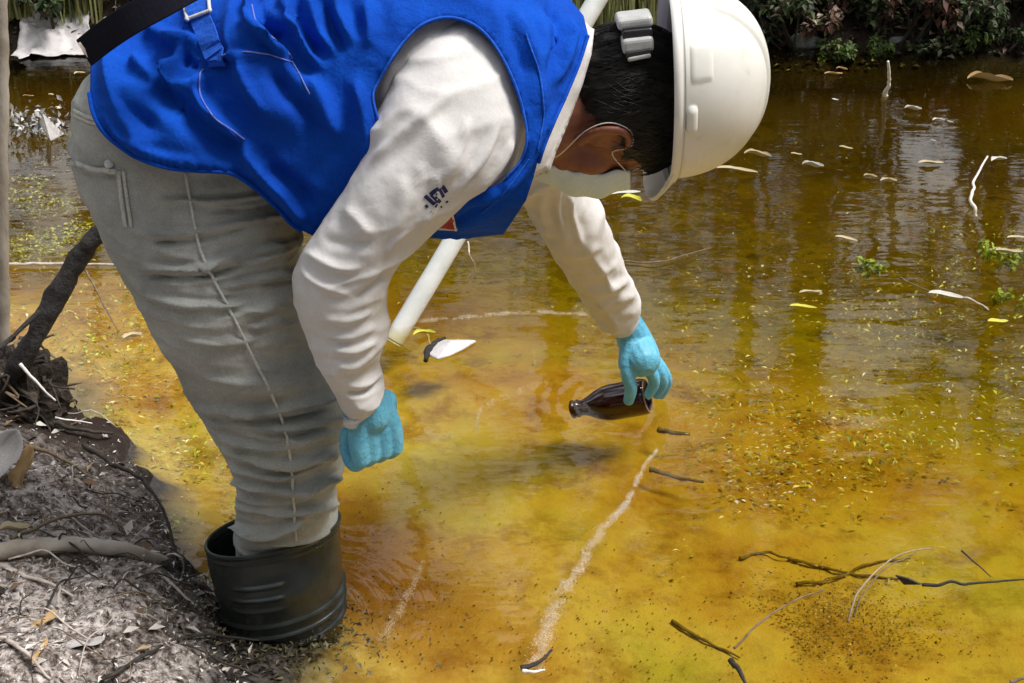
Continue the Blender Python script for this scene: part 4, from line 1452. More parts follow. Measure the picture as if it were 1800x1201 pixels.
# --- shirt body, sleeves, collar
VS = [(130, 200, 330, 450, 1.70, 0.19), (146, 110, 430, 450, 1.70, 0.195), (215, 42, 525, 440, 1.70, 0.195), (325, -15, 600, 428, 1.70, 0.185), (450, -55, 680, 416, 1.70, 0.178),
      (600, -82, 760, 406, 1.70, 0.188), (740, -88, 850, 412, 1.70, 0.212), (865, -66, 910, 398, 1.70, 0.208), (950, -30, 945, 345, 1.705, 0.165), (1008, 12, 958, 305, 1.71, 0.122), (1040, 48, 968, 292, 1.715, 0.100)]
SB = [(s[0] + 8, s[1] + 14, s[2] - 6, s[3] - 20, s[4], s[5] - 0.044) for s in VS[3:]]
NECKCUT = [(900, 330), (966, 303), (975, 275), (1000, 215), (1024, 150), (1040, 95), (1046, 40), (900, -300), (100, -300), (100, 330)]
neck_drop = lambda P, N: ~inpoly(proj(P), NECKCUT + [(100, 600), (900, 600)])
shirt, SP, SN = garment('shirt', loft(SB, 110, 90, 2.4), M['shirt'], drop=neck_drop, snap=[NECKCUT[1:7]], nz=[(16, 0.004, (1, 1, 1), 61)],
                        folds=[([(700, 90), (680, 150), (672, 220)], 7, 0.006), ([(730, 80), (705, 140), (690, 210)], 7, 0.006), ([(760, 60), (735, 120), (715, 190)], 8, 0.006), ([(662, 160), (668, 190), (680, 230)], 5, 0.005)])
part(shirt)
SL = [(755, 40, 895, 120, 1.62, 0.06), (705, 105, 920, 190, 1.585, 0.078), (668, 185, 915, 262, 1.552, 0.082), (645, 255, 878, 318, 1.530, 0.079), (606, 325, 812, 362, 1.515, 0.073), (564, 390, 748, 420, 1.507, 0.066), (528, 445, 706, 468, 1.503, 0.062),
      (519, 505, 686, 508, 1.503, 0.059), (532, 572, 672, 572, 1.507, 0.054), (560, 635, 662, 632, 1.512, 0.048), (584, 682, 668, 668, 1.518, 0.044), (603, 728, 668, 690, 1.523, 0.04), (608, 742, 668, 697, 1.523, 0.039)]
sf = [([(640, 300), (700, 240), (760, 190), (800, 150)], 12, 0.006), ([(780, 330), (810, 260), (825, 200)], 8, 0.006), ([(800, 345), (850, 280), (880, 215)], 7, 0.007), ([(830, 350), (880, 290), (905, 240)], 7, 0.007),
      ([(815, 340), (860, 275), (890, 215)], 5, -0.006), ([(745, 400), (765, 350), (770, 300)], 8, 0.005), ([(530, 440), (590, 470), (640, 470)], 10, 0.006), ([(524, 470), (560, 500), (620, 520)], 8, 0.005),
      ([(690, 470), (660, 500), (620, 530)], 8, -0.005), ([(680, 450), (700, 420), (735, 395)], 6, 0.005), ([(660, 545), (610, 565), (560, 560)], 7, 0.004), ([(668, 570), (620, 592), (565, 590)], 7, 0.0045),
      ([(668, 596), (625, 618), (580, 616)], 7, 0.0045), ([(672, 620), (630, 645), (585, 645)], 7, 0.0045), ([(680, 650), (640, 676), (600, 675)], 7, 0.005), ([(672, 668), (640, 690), (600, 692)], 5, -0.004),
      ([(600, 360), (640, 400), (660, 440)], 12, 0.004), ([(560, 420), (620, 430), (670, 420)], 12, -0.004), ([(700, 300), (710, 360), (690, 420)], 14, 0.004), ([(720, 370), (735, 330), (740, 280)], 10, 0.003)]
slv, LP, LN = garment('sleeve', loft(SL, 110, 190, 2.1), M['shirt'], sf, fs=1.15, wk=0.8, ridged=[(7, 0.010, ((1.6, 0, 1.2), (0, 1, 0), (-0.4, 0, 0.5)), 161), (13, 0.004, ((0.5, 0, 0.4), (0, 0.6, 0), (-0.5, 0, 1.8)), 162)], nz=[(12, 0.0025, (1, 1, 1), 63), (38, 0.0009, (1, 1, 1), 64)], solid=0.003)
sub(slv, shirt)
SF = [(850, 285, 985, 190, 1.86, 0.07), (880, 318, 995, 252, 1.90, 0.066), (915, 348, 1012, 300, 1.945, 0.062), (948, 402, 1052, 365, 2.0, 0.058), (985, 466, 1084, 430, 2.09, 0.053), (1020, 521, 1108, 488, 2.16, 0.049), (1048, 560, 1120, 520, 2.20, 0.046), (1066, 578, 1116, 545, 2.22, 0.042)]
sf2 = [([(960, 330), (950, 370), (965, 420)], 7, 0.005), ([(985, 325), (980, 370), (1000, 430)], 7, 0.006), ([(1005, 335), (1005, 380), (1025, 440)], 6, 0.005), ([(990, 440), (1020, 450), (1060, 430)], 6, 0.004),
       ([(1010, 480), (1045, 485), (1090, 460)], 6, 0.005), ([(1025, 510), (1060, 515), (1110, 490)], 6, 0.006), ([(1045, 540), (1075, 540), (1120, 515)], 6, 0.006), ([(920, 350), (950, 330), (985, 315)], 6, 0.004)]
slf, FP_, FN_ = garment('sleeve', loft(SF, 80, 120, 2.1), M['shirt'], sf2, fs=1.3, ridged=[(9, 0.008, ((1.6, 0, 1.0), (0, 1, 0), (-0.4, 0, 0.5)), 164), (14, 0.003, ((0.5, 0, 0.4), (0, 0.6, 0), (-0.5, 0, 1.8)), 165)], nz=[(16, 0.003, (1, 1, 1), 66), (45, 0.0009, (1, 1, 1), 67)], solid=0.003)
sub(slf, shirt)
CO = [(1010, 42, 920, 292, 1.715, 0.092), (1030, 56, 942, 300, 1.715, 0.089), (1046, 72, 966, 306, 1.718, 0.085), (1062, 84, 990, 308, 1.72, 0.080)]
col_, _, _ = garment('collar', loft(CO, 90, 24, 2.0), M['shirt'], nz=[(18, 0.0015, (1, 1, 1), 69)], solid=0.005, drop=neck_drop, snap=[NECKCUT[1:7]])
sub(col_, shirt)
# printed mark on the sleeve
pr = []
for pts, wd in (([(746.8, 344), (757, 353), (767.4, 362.5)], 5.5), ([(756.5, 342.5), (763, 337), (770.6, 331.5)], 6), ([(757, 343), (763, 348), (768.5, 356)], 3.2), ([(765, 346.5), (769, 351), (773.5, 355.5)], 5), ([(771.5, 332), (775.5, 339), (779.3, 346.3)], 4.6),
                ([(766, 342), (770, 340)], 2.6), ([(777, 328), (781, 332.5), (784.7, 338)], 6), ([(748, 360.5), (752, 364.7)], 4), ([(757.6, 372), (761, 376.6)], 3.5), ([(774, 364.5), (777, 362.5)], 3), ([(784, 356), (787, 353)], 3)):
    a, nn_ = surf_at(LP, LN, crom(pts, 6) if len(pts) > 2 else pts, 0.0003)
    pr.append(ribbon(a, nn_, wd / 1250, 0.0006))
v, f = join(pr)
sub(link('sleeve_print', mesh('sleeve_print', v, f), M['navy'], smoothf=False), shirt)

# --- vest
HEM = [(120, -200), (160, 60), (158, 165), (165, 200), (182, 232), (215, 260), (250, 281), (300, 296), (350, 300), (400, 303), (430, 318), (460, 340), (490, 368), (512, 393), (530, 405), (600, 440), (860, 450), (925, 352), (938, 312), (944, 288), (958, 245), (985, 185), (1012, 122), (1034, 62), (1026, 28), (1000, -4), (975, -60), (960, -200)]
ARM = [(655, 172), (668, 140), (690, 102), (715, 68), (745, 42), (785, 31), (825, 40), (855, 62), (882, 100), (905, 150), (920, 200), (926, 245), (915, 282), (890, 312), (860, 330), (800, 330), (720, 310), (668, 225)]
vf = [([(438, -20), (442, 35), (470, 66), (500, 92), (514, 112)], 8, 0.010), ([(455, 10), (470, 40), (505, 75)], 9, -0.010), ([(495, -20), (510, 40), (540, 92), (575, 125)], 10, 0.010), ([(535, -20), (558, 50), (592, 98)], 9, 0.009),
      ([(515, 0), (530, 50), (562, 105)], 6, -0.008), ([(585, -20), (605, 40), (628, 85)], 10, 0.008), ([(570, 0), (582, 50), (605, 95)], 6, -0.007), ([(640, -10), (650, 40), (650, 90)], 12, 0.006),
      ([(250, 45), (280, 62), (330, 72), (362, 72)], 12, 0.009), ([(295, 95), (308, 150), (340, 145), (358, 122)], 9, 0.010), ([(335, 95), (325, 110), (350, 118)], 8, -0.010), ([(335, 148), (358, 190), (398, 224), (440, 252)], 9, 0.010),
      ([(235, 110), (300, 175), (370, 240), (430, 275)], 16, -0.010), ([(225, 100), (255, 125), (275, 150)], 10, 0.008), ([(440, 235), (436, 278), (480, 322), (545, 395)], 12, 0.010), ([(455, 290), (500, 320), (560, 370)], 12, -0.007),
      ([(175, 190), (215, 245), (300, 280), (400, 288), (440, 300)], 7, 0.004), ([(470, 110), (500, 160), (540, 200), (560, 260)], 14, -0.008), ([(530, 130), (570, 190), (600, 250)], 14, 0.006),
      ([(360, 105), (430, 95), (480, 98), (510, 112)], 6, 0.005), ([(200, 150), (230, 190), (280, 230)], 14, -0.006), ([(900, 20), (930, 80), (950, 160), (948, 230)], 14, 0.006), ([(960, 0), (985, 60), (975, 130)], 10, -0.006), ([(1000, 30), (1000, 80), (975, 160)], 9, 0.006),
      ([(620, 120), (640, 200), (650, 300)], 16, 0.006), ([(820, 372), (870, 345), (920, 300), (945, 250)], 9, 0.005), ([(790, 400), (840, 370), (890, 350)], 8, -0.004), ([(880, 0), (900, 50), (930, 140)], 8, -0.005)]


def vest_drop(P, N):
    px = proj(P)
    near = ((C - P) * N).sum(-1) > 0
    d1 = ~inpoly(px, HEM) 
    d2 = inpoly(px, crom(ARM + [ARM[0]], 120)) & near
    return d1 | d2


vest, VP, VN = garment('vest', loft(VS, 230, 300, 2.35), M['vest'], vf, nz=[(9, 0.005, (1.2, 1, 0.8), 71), (26, 0.0012, (1, 1, 1), 72)], drop=vest_drop, solid=0.005, fs=2.1, snap=[HEM, crom(ARM + [ARM[0]], 120)], ridged=[(6, 0.024, ((1.5, 0, 0.7), (0, 0.8, 0), (-0.4, 0, 0.5)), 171), (12, 0.009, ((1.2, 0, 0.9), (0, 0.8, 0), (-0.5, 0, 0.6)), 172)])
part(vest)


def vest_cord(name, pts, r, mt, n=60, off=0.001, flat=1.0):
    a, nn_ = surf_at(VP, VN, crom(pts, n), off)
    for _ in range(3):
        a[1:-1] = (a[:-2] + 2 * a[1:-1] + a[2:]) / 4
    o = tube_obj(name, a, r, mt, n=8, samples=n * 2, flat=flat)
    return sub(o, vest)


vest_cord('armhole_piping', [(672, 232)] + ARM[:14], 0.0016, M['vest_trim'], 120)
vest_cord('hem_piping', HEM[2:15], 0.0026, M['vest'], 110)
vest_cord('neck_piping', [(946, 285), (960, 243), (986, 185), (1013, 122), (1033, 64)], 0.0024, M['vest'], 60)
vest_cord('seam_piping', [(512, 110), (480, 98), (430, 92), (400, 96), (372, 104)], 0.0009, M['thread'])
vest_cord('seam_piping', [(442, 10), (450, 40), (475, 64), (500, 86), (513, 104)], 0.0010, M['thread'])
vest_cord('seam_piping', [(512, 108), (525, 130), (545, 165)], 0.0009, M['thread'])
vest_cord('seam_piping', [(358, 122), (350, 135), (352, 170), (375, 205), (405, 228), (430, 246)], 0.0010, M['thread'])
vest_cord('seam_piping', [(925, 60), (948, 130), (955, 200), (945, 262)], 0.0011, M['vest_trim'])
vest_cord('seam_piping', [(845, 375), (890, 335), (930, 280)], 0.0010, M['vest_trim'])
# strap tab and buckle
a, nn_ = surf_at(VP, VN, crom([(338, -12), (352, 25), (366, 60), (382, 100), (388, 112)], 20), 0.003)
v, f = ribbon(a, nn_, 0.026, 0.003)
st_ = link('strap_tab', mesh('strap_tab', v, f), M['vest_trim'], smoothf=False)
sub(bevel(st_, 0.001), vest)
bk = []
cr = [(327, 10), (370, 0), (376, 26), (332, 38)]
a, nn_ = surf_at(VP, VN, cr, 0.008)
for t in range(4):
    bk.append(chain([a[t], a[(t + 1) % 4]], [0.0022, 0.0022], n=8))
v, f = join(bk)
sub(link('buckle', mesh('buckle', v, f), M['metal']), vest)
# black webbing standing off the lower back
a = np.array([pv(148, 94, 1.53), pv(185, 65, 1.515), pv(230, 35, 1.505), pv(285, 5, 1.51), pv(340, -25, 1.53), pv(400, -50, 1.56)])
a = crom(a, 30)
nrm = np.tile(np.array([0.1, -0.93, 0.35]), (30, 1))
v, f = ribbon(a, nrm, 0.033, 0.004)
o = link('webbing_strap', mesh('webbing_strap', v, f), M['black_web'], smoothf=False)
o['label'] = 'black webbing strap sticking out over the lower back'
sub(bevel(o, 0.0012), vest)
v, f = ribbon(np.array([pv(139, 76, 1.527), pv(158, 101, 1.527), pv(176, 101, 1.528)]), np.tile(np.array([0.1, -0.93, 0.35]), (3, 1)), 0.004, 0.003)
sub(link('strap_end', mesh('strap_end', v, f), M['loop'], smoothf=False), vest)
# red lining showing under the arm
q, _ = surf_at(VP, VN, [(768, 394), (782, 364), (798, 370), (802, 396)], 0.006)
nu = 8
P = np.array([[q[0] * (1 - s) * (1 - t) + q[3] * s * (1 - t) + q[1] * (1 - s) * t + q[2] * s * t for t in np.linspace(0, 1, nu)] for s in np.linspace(0, 1, nu)])
P[..., 1] += 0.004 * fbm(P, 60, 2, 5)
i, j = np.meshgrid(np.arange(nu - 1), np.arange(nu - 1), indexing='ij')
o = link('badge', fastmesh('badge', P.reshape(-1, 3), np.stack([i * nu + j, (i + 1) * nu + j, (i + 1) * nu + j + 1, i * nu + j + 1], -1).reshape(-1, 4)), M['red'])
o['label'] = 'small red badge showing under the arm'
o.modifiers.new('thickness', 'SOLIDIFY').thickness = 0.003
sub(o, vest)
v, f = join([chain([q[0], q[3]], [0.0016, 0.0016], n=6), chain([q[3], q[2]], [0.0013, 0.0013], n=6)])
sub(link('badge_edge', mesh('badge_edge', v, f), M['loop']), vest)

# --- gloves
for kd in ('fist', 'grip'):
    me = remeshed('glove', hand_chains(kd, -0.0006), 0.0019, 2)
    o = link('glove', me, M['glove'])
    part(o)

# --- hair
th = np.linspace(0, 2 * PI, 220, endpoint=False)
ph = np.linspace(0.02, PI * 0.86, 170)
P = np.stack(np.broadcast_arrays(np.sin(ph)[:, None] * np.cos(th), np.sin(ph)[:, None] * np.sin(th), np.cos(ph)[:, None]), -1)
loc = P * np.array([0.0835, 0.106, 0.105]) + np.array([0, -0.008, 0.035])
loc = loc * (1 + 0.03 * fbm(loc * np.array([1, 1, 0.25]), 90, 2, 81))[..., None]


def hair_ok(l):
    x, y, z = l[..., 0], l[..., 1], l[..., 2]
    line = np.where(y > 0.03, 0.045 + (y - 0.03) * 0.35, np.where(y > -0.02, 0.028 - (0.03 - y) * 0.1, 0.0 - (-0.02 - y) * 0.75)) + 0.006 * noise3(l, 120, 5)
    return z > line


ok = hair_ok(loc)
F = ring_faces(*P.shape[:2])
F = F[ok.reshape(-1)[F].all(1)]
used = np.zeros(P.shape[0] * P.shape[1], bool)
used[F.ravel()] = True
idx = np.cumsum(used) - 1
hv = [tuple(q) for q in H(loc.reshape(-1, 3)[used])]
hf_ = [tuple(q) for q in idx[F]]
strands = [(hv, hf_)]
for k in range(1500):
    t0 = RNG.uniform(0, 2 * PI)
    p0 = RNG.uniform(0.6, 1.5)
    ln = RNG.uniform(0.3, 0.8)
    pts = []
    for s in np.linspace(0, 1, 6):
        p_ = p0 + ln * s
        t_ = t0 + 0.12 * math.sin(3 * s + k)
        lo = np.array([math.sin(p_) * math.cos(t_) * 0.0845, math.sin(p_) * math.sin(t_) * 0.107, math.cos(p_) * 0.106]) * (1 + 0.02 * RNG.uniform(-0.3, 1)) + np.array([0, -0.008, 0.035])
        pts.append(lo)
    pts = np.array(pts)
    if hair_ok(pts[:-1]).all():
        strands.append(tube(H(pts), [0.0006, 0.0007, 0.0007, 0.0006, 0.0005, 0.0002], n=3, samples=7))
v, f = join(strands)
part(link('hair', mesh('hair', v, f), M['hair']))

# --- hard hat
HO = np.array([0, -0.033, 0.099])       # rim plane above the ears
na_, nl_ = 240, 100
ph = np.linspace(PI / 2, 0.02, nl_)
th = np.linspace(0, 2 * PI, na_, endpoint=False)
sx, sy, sz = 0.108, 0.124, 0.113
P = np.stack(np.broadcast_arrays(np.sin(ph)[:, None] ** 0.85 * np.cos(th) * sx, np.sin(ph)[:, None] ** 0.85 * np.sin(th) * sy, np.cos(ph)[:, None] * sz), -1)
crest = smooth(0.026, 0.018, np.abs(P[..., 0])) * smooth(0.118, 0.112, P[..., 1]) * smooth(0.03, 0.045, P[..., 2])
P = P * (1 + 0.04 * crest)[..., None]
slot = smooth(0.0, 0.003, 0.017 - np.abs(P[..., 1] + 0.016)) * smooth(0.0, 0.003, 0.0055 - np.abs(P[..., 2] - 0.010)) * (np.abs(P[..., 0]) > 0.06)
slot2 = smooth(0.0, 0.003, 0.018 - np.abs(P[..., 1] + 0.078)) * smooth(0.0, 0.003, 0.013 - np.abs(P[..., 2] - 0.022)) * (np.abs(P[..., 0]) > 0.03)
slot3 = smooth(0.0, 0.003, 0.016 - np.abs(P[..., 1] - 0.052)) * smooth(0.0, 0.003, 0.010 - np.abs(P[..., 2] - 0.014)) * (np.abs(P[..., 0]) > 0.03)
P[..., :2] *= (1 + 0.05 * slot + 0.018 * slot2 + 0.012 * slot3)[..., None]
lip = np.stack([np.cos(th) * (sx + 0.006), np.sin(th) * (sy + 0.006), np.full(na_, -0.004)], -1)[None]
lip2 = np.stack([np.cos(th) * (sx + 0.0065), np.sin(th) * (sy + 0.0065), np.full(na_, -0.012)], -1)[None]
P = np.concatenate([lip2, lip, P], 0)
v = H((P + HO).reshape(-1, 3))
F = ring_faces(*P.shape[:2])
hat = link('hard_hat', fastmesh('hard_hat', v, F), M['hat'])
m_ = hat.modifiers.new('thickness', 'SOLIDIFY')
m_.thickness = 0.004
m_.offset = 1
part(hat)
# peak at the front
ns, nr = 40, 8
aa = np.linspace(math.radians(28), math.radians(152), ns)
P = np.zeros((ns, nr, 3))
for k, r_ in enumerate(np.linspace(0, 1, nr)):
    e_ = np.sin((aa - aa[0]) / (aa[-1] - aa[0]) * PI) ** 0.7
    P[:, k] = np.stack([np.cos(aa) * (sx + 0.003 + 0.012 * r_ * e_), np.sin(aa) * (sy + 0.003) + 0.036 * r_ * e_, -0.006 - 0.030 * r_ ** 1.2 * e_], -1)
i, j = np.meshgrid(np.arange(ns - 1), np.arange(nr - 1), indexing='ij')
pk = link('peak', fastmesh('peak', H((P + HO).reshape(-1, 3)), np.stack([i * nr + j, (i + 1) * nr + j, (i + 1) * nr + j + 1, i * nr + j + 1], -1).reshape(-1, 4)), M['hat'])
m_ = pk.modifiers.new('thickness', 'SOLIDIFY')
m_.thickness = 0.005
sub(bevel(pk, 0.0015), hat)


# adjuster of the headband at the nape
def padbox(name, px, py, Y, size, tilt, mt, bev):
    v, f = box((0, 0, 0), size, None)
    v = np.array(v)
    ca, sa = math.cos(tilt), math.sin(tilt)
    v = np.stack([v[:, 0] * ca - v[:, 2] * sa, v[:, 1], v[:, 0] * sa + v[:, 2] * ca], 1)
    o_ = link(name, mesh(name, v + pv(px, py, Y), f), mt, smoothf=False)
    return sub(bevel(o_, bev, 3), hat)


padbox('nape_pad', 1114, 34, 1.695, (0.044, 0.05, 0.014), 0.12, M['hat_grey'], 0.005)
padbox('adjuster', 1118, 52, 1.69, (0.037, 0.05, 0.012), 0.1, M['black_plastic'], 0.003)
padbox('adjuster_knob', 1119, 73, 1.685, (0.039, 0.05, 0.020), 0.12, M['hat_grey'], 0.0055)
padbox('adjuster_slot', 1120, 86, 1.68, (0.033, 0.048, 0.007), 0.16, M['black_plastic'], 0.002)
padbox('adjuster_tab', 1121, 93, 1.68, (0.029, 0.05, 0.006), 0.2, M['hat_grey'], 0.0025)

# --- face mask and its ear loops
nu, nv = 40, 26
uu = np.linspace(-1, 1, nu)
zz = np.linspace(0.046, -0.100, nv)
P = np.zeros((nu, nv, 3))
for a_, s in enumerate(uu):
    for b_, z in enumerate(zz):
        x = 0.066 * math.sin(s * 1.35) / math.sin(1.35)
        t = (z - 0.046) / -0.146
        yb = 0.105 + 0.027 * math.sin(PI * min(1, t * 1.15)) - 0.02 * t
        y = yb * math.cos(s * 1.25) ** 0.8 + 0.012
        pleat = 0.0025 * math.cos(t * PI * 7)
        P[a_, b_] = (x * (1 - 0.25 * t), y + pleat, z * (1 - 0.12 * abs(s)) - 0.002)
i, j = np.meshgrid(np.arange(nu - 1), np.arange(nv - 1), indexing='ij')
mk = link('face_mask', fastmesh('face_mask', H(P.reshape(-1, 3)), np.stack([i * nv + j, (i + 1) * nv + j, (i + 1) * nv + j + 1, i * nv + j + 1], -1).reshape(-1, 4)), M['mask'])
m_ = mk.modifiers.new('thickness', 'SOLIDIFY')
m_.thickness = 0.002
part(mk)
for s in (-1, 1):
    a_ = 0 if s < 0 else nu - 1
    top, bot = P[a_, 1], P[a_, nv - 2]
    pts = [top, np.array([s * 0.079, 0.016, 0.014]), np.array([s * 0.083, 0.004, 0.038]), np.array([s * 0.0835, -0.02, 0.036]), np.array([s * 0.083, -0.033, 0.01]), np.array([s * 0.08, -0.02, -0.02]), np.array([s * 0.074, 0.02, -0.055]), bot]
    sub(tube_obj('ear_loop', H(np.array(pts)), 0.0009, M['loop'], n=6, samples=40), mk)

# ------------------------------------------------------------------ bottle in the gloved hand
mp = pv(1138, 696, 2.252)
bp = mp + np.array([-0.140, 0.03, -0.046])
ax = (bp - mp) / np.linalg.norm(bp - mp)
e1 = np.cross(ax, [0, 0, 1.0])
e1 /= np.linalg.norm(e1)
e2 = np.cross(ax, e1)
prof = [(0.001, 0.016), (0.022, 0.014), (0.0275, 0.004), (0.030, 0.0), (0.033, 0.003), (0.0345, 0.010), (0.0345, 0.070), (0.033, 0.082), (0.028, 0.098), (0.021, 0.112), (0.0165, 0.122), (0.015, 0.128), (0.015, 0.134), (0.0175, 0.135), (0.0175, 0.139), (0.0155, 0.140), (0.0155, 0.143), (0.0175, 0.144), (0.0175, 0.149), (0.013, 0.152), (0.001, 0.150)]
th = np.linspace(0, 2 * PI, 40, endpoint=False)
P = np.array([[mp + ax * h_ + r_ * (e1 * math.cos(t) + e2 * math.sin(t)) for t in th] for r_, h_ in prof])
v, f = capped(P)
bt = empty('sample_bottle', tuple(mp))
tag(bt, 'dark amber glass sample bottle dipped neck first by the far gloved hand', 'bottle')
under(link('bottle_body', mesh('bottle_body', v, f), M['amber']), bt)
t_ = np.linspace(0, 2 * PI, 41)
a = np.array([mp + ax * 0.0005 + 0.030 * (e1 * math.cos(t) + e2 * math.sin(t)) for t in t_])
v, f = tube(a, 0.0017, n=6, samples=80)
M['rim'] = mat('glass_lip', [(0.3, (0.3, 0.16, 0.12)), (0.7, (0.5, 0.34, 0.28))], 60, 0.15, 0)
under(link('base_ring', mesh('base_ring', v, f), M['rim']), bt)
# ------------------------------------------------------------------ pole, trunk, branch, stump, log
p0, p1 = W(711, 568), pv(1048, 2, 2.95)
dv = (p1 - p0) / np.linalg.norm(p1 - p0)
o = tube_obj('white_pole', [p0 - dv * 0.05, p0, (p0 + p1) / 2, p1, p1 + dv * 0.5], 0.0215, M['pole'], n=20, samples=30, wob=0.02)
tag(o, 'white pole leaning out of the pond behind the person', 'pole')

tx = pv(-22, 300, 2.35)
tz = float(height(-1.0, 2.35))
root = empty('tree', (tx[0] - 0.01, 2.35, tz))
tag(root, 'slender pale trunk of a young tree standing on the near bank', 'tree')
o = tube_obj('trunk', [pv(7, 640, 2.35), pv(5, 520, 2.35), pv(3, 300, 2.35), pv(4, 100, 2.35), pv(-2, -60, 2.36), pv(-30, -500, 2.4), pv(-60, -1100, 2.45)], [0.0135, 0.0125, 0.0115, 0.011, 0.0105, 0.009, 0.004], M['bark_pale'], n=12, samples=60, wob=0.22)
under(o, root)
me, cc = crown_mesh('crown', (tx[0] - 0.2, 2.5, 3.2), (0.6, 0.5, 0.7), 500, 0.09)
under(link('crown', me, M['crown'], smoothf=False), root)

o = tube_obj('branch', [pv(20, 660, 2.08), pv(50, 612, 2.09), pv(92, 535, 2.12), pv(128, 470, 2.14), pv(160, 425, 2.15), pv(190, 398, 2.16)], [0.015, 0.0185, 0.019, 0.0175, 0.0165, 0.014], M['bark_dark'], n=12, samples=60, wob=0.28)
broot = tag(o, 'thick charred branch leaning from the dark stump towards the jeans', 'branch')
o2 = tube_obj('side_twig', [pv(70, 548, 2.08), pv(40, 575, 2.05), pv(0, 615, 2.0)], [0.005, 0.004, 0.002], M['bark_dark'], n=6)
o2.parent = o

sp = W(32, 715, 0.06)
v, f = ell((0, 0, 0), (0.085, 0.065, 0.10), n=56)
v = np.array(v)
v = v * (1 + 0.5 * np.abs(fbm(v * np.array([1, 1, 0.5]), 30, 5, 91)) - 0.12)[:, None]
st = empty('stump', tuple(sp))
tag(st, 'dark rotten stump with tangled roots at the edge of the near bank', 'stump')
under(link('stump_body', mesh('stump_body', v + sp, f), M['stump'], smoothf=False), st)
for k in range(46):
    a0 = RNG.uniform(0, 2 * PI)
    r0 = 0.075
    z0 = RNG.uniform(-0.02, 0.10)
    pts = [np.array([math.cos(a0) * r0 * 0.5, math.sin(a0) * r0 * 0.5, z0])]
    for t in range(4):
        a0 += RNG.normal() * 0.4
        z0 -= RNG.uniform(-0.015, 0.04)
        rr = r0 * (0.8 + 0.3 * t * RNG.uniform(0.3, 1.1))
        pts.append(np.array([math.cos(a0) * rr, math.sin(a0) * rr, max(z0, -0.06)]))
    w_ = RNG.uniform(0.5, 1.1)
    under(tube_obj('root', np.array(pts) + sp, [0.005 * w_, 0.0045 * w_, 0.004 * w_, 0.003 * w_, 0.0015], M[('twig_dark', 'twig_dark', 'twig_brown', 'twig_dark', 'twig_brown')[k % 5]], n=5, samples=14, wob=0.3), st)


def gp(px, py, dz=0.0, it=6):
    """point on the ground under a pixel"""
    z = 0.1
    for _ in range(it):
        p = W(px, py, z)
        z = z * 0.4 + 0.6 * float(height(p[0], p[1]))
    p = W(px, py, z)
    p[2] += dz
    return p


o = tube_obj('log', [gp(-40, 985, 0.012), gp(40, 978, 0.012), gp(130, 970, 0.012), gp(220, 978, 0.010), gp(292, 994, 0.006)], [0.0115, 0.013, 0.0125, 0.011, 0.008], M['bark_pale'], n=12, samples=50, wob=0.25)
tag(o, 'bleached grey stick as thick as a thumb lying across the near bank litter', 'stick')


def twig(pts, r, mt, label, cat='twig', group=None, name='twig', wob=0.2, n=6, grow=0.45):
    pts = np.asarray(pts)
    rad = [r * (1 + (grow - 1) * k / (len(pts) - 1)) for k in range(len(pts))]
    K = crom(np.column_stack([pts, rad]), max(12, len(pts) * 4))
    K[1:-1, :3] += np.stack([noise3(K[1:-1, :3], 55, q_) for q_ in (1, 2, 3)], -1) * (K[1:-1, 3:] * 0.8 + 0.0008)
    pts, rad = K[:, :3], list(K[:, 3])
    o = tube_obj(name, pts, rad, M[mt], n=n, samples=len(pts) * 2, wob=wob)
    tag(o, label, cat, group)
    return o


NB = 'twigs on the near bank'
twig([gp(150, 800, 0.02), gp(200, 845, 0.035), gp(250, 885, 0.05), gp(290, 930, 0.035), gp(312, 985, 0.0)], 0.0045, 'twig_dark', 'black arched twig curving from the bank down to the water', group=NB)
twig([gp(0, 1000, 0.006), gp(70, 1025, 0.008), gp(130, 1055, 0.006)], 0.004, 'twig_pale', 'pale straight twig under the bleached stick', group=NB)
twig([gp(45, 795, 0.012), gp(110, 820, 0.016), gp(165, 850, 0.01)], 0.004, 'twig_brown', 'brown twig running from the curled grey leaf towards the water', group=NB)
twig([gp(20, 955, 0.006), gp(120, 928, 0.02), gp(190, 930, 0.022), gp(240, 950, 0.006)], 0.0028, 'twig_brown', 'thin arched brown twig just above the bleached stick', group=NB)
twig([gp(180, 1201, 0.006), gp(270, 1155, 0.01), gp(350, 1128, 0.01), gp(470, 1130, 0.004)], 0.003, 'twig_dark', 'dark thin twig at the foot of the rubber boot', group=NB)
twig([gp(280, 1010, 0.004), gp(310, 1040, 0.006), gp(345, 1070, 0.004)], 0.003, 'twig_pale', 'short pale twig beyond the tip of the bleached stick', group=NB)
twig([gp(-10, 1120, 0.006), gp(40, 1150, 0.01), gp(90, 1201, 0.006)], 0.004, 'twig_pale', 'pale twig in the lowest corner of the bank', group=NB)
twig([pv(35, 640, 2.0), pv(60, 668, 1.99), pv(98, 705, 1.98)], 0.0032, 'twig_white', 'pale twig lying over the dark stump', group=NB)
twig([gp(95, 755, 0.012), gp(140, 768, 0.016), gp(200, 772, 0.012)], 0.005, 'twig_dark', 'dark root reaching from the stump to the water edge', group=NB)
twig([gp(100, 752, 0.02), gp(125, 757, 0.022), gp(165, 762, 0.02)], 0.002, 'twig_white', 'thin white twig lying along the dark root', group=NB)

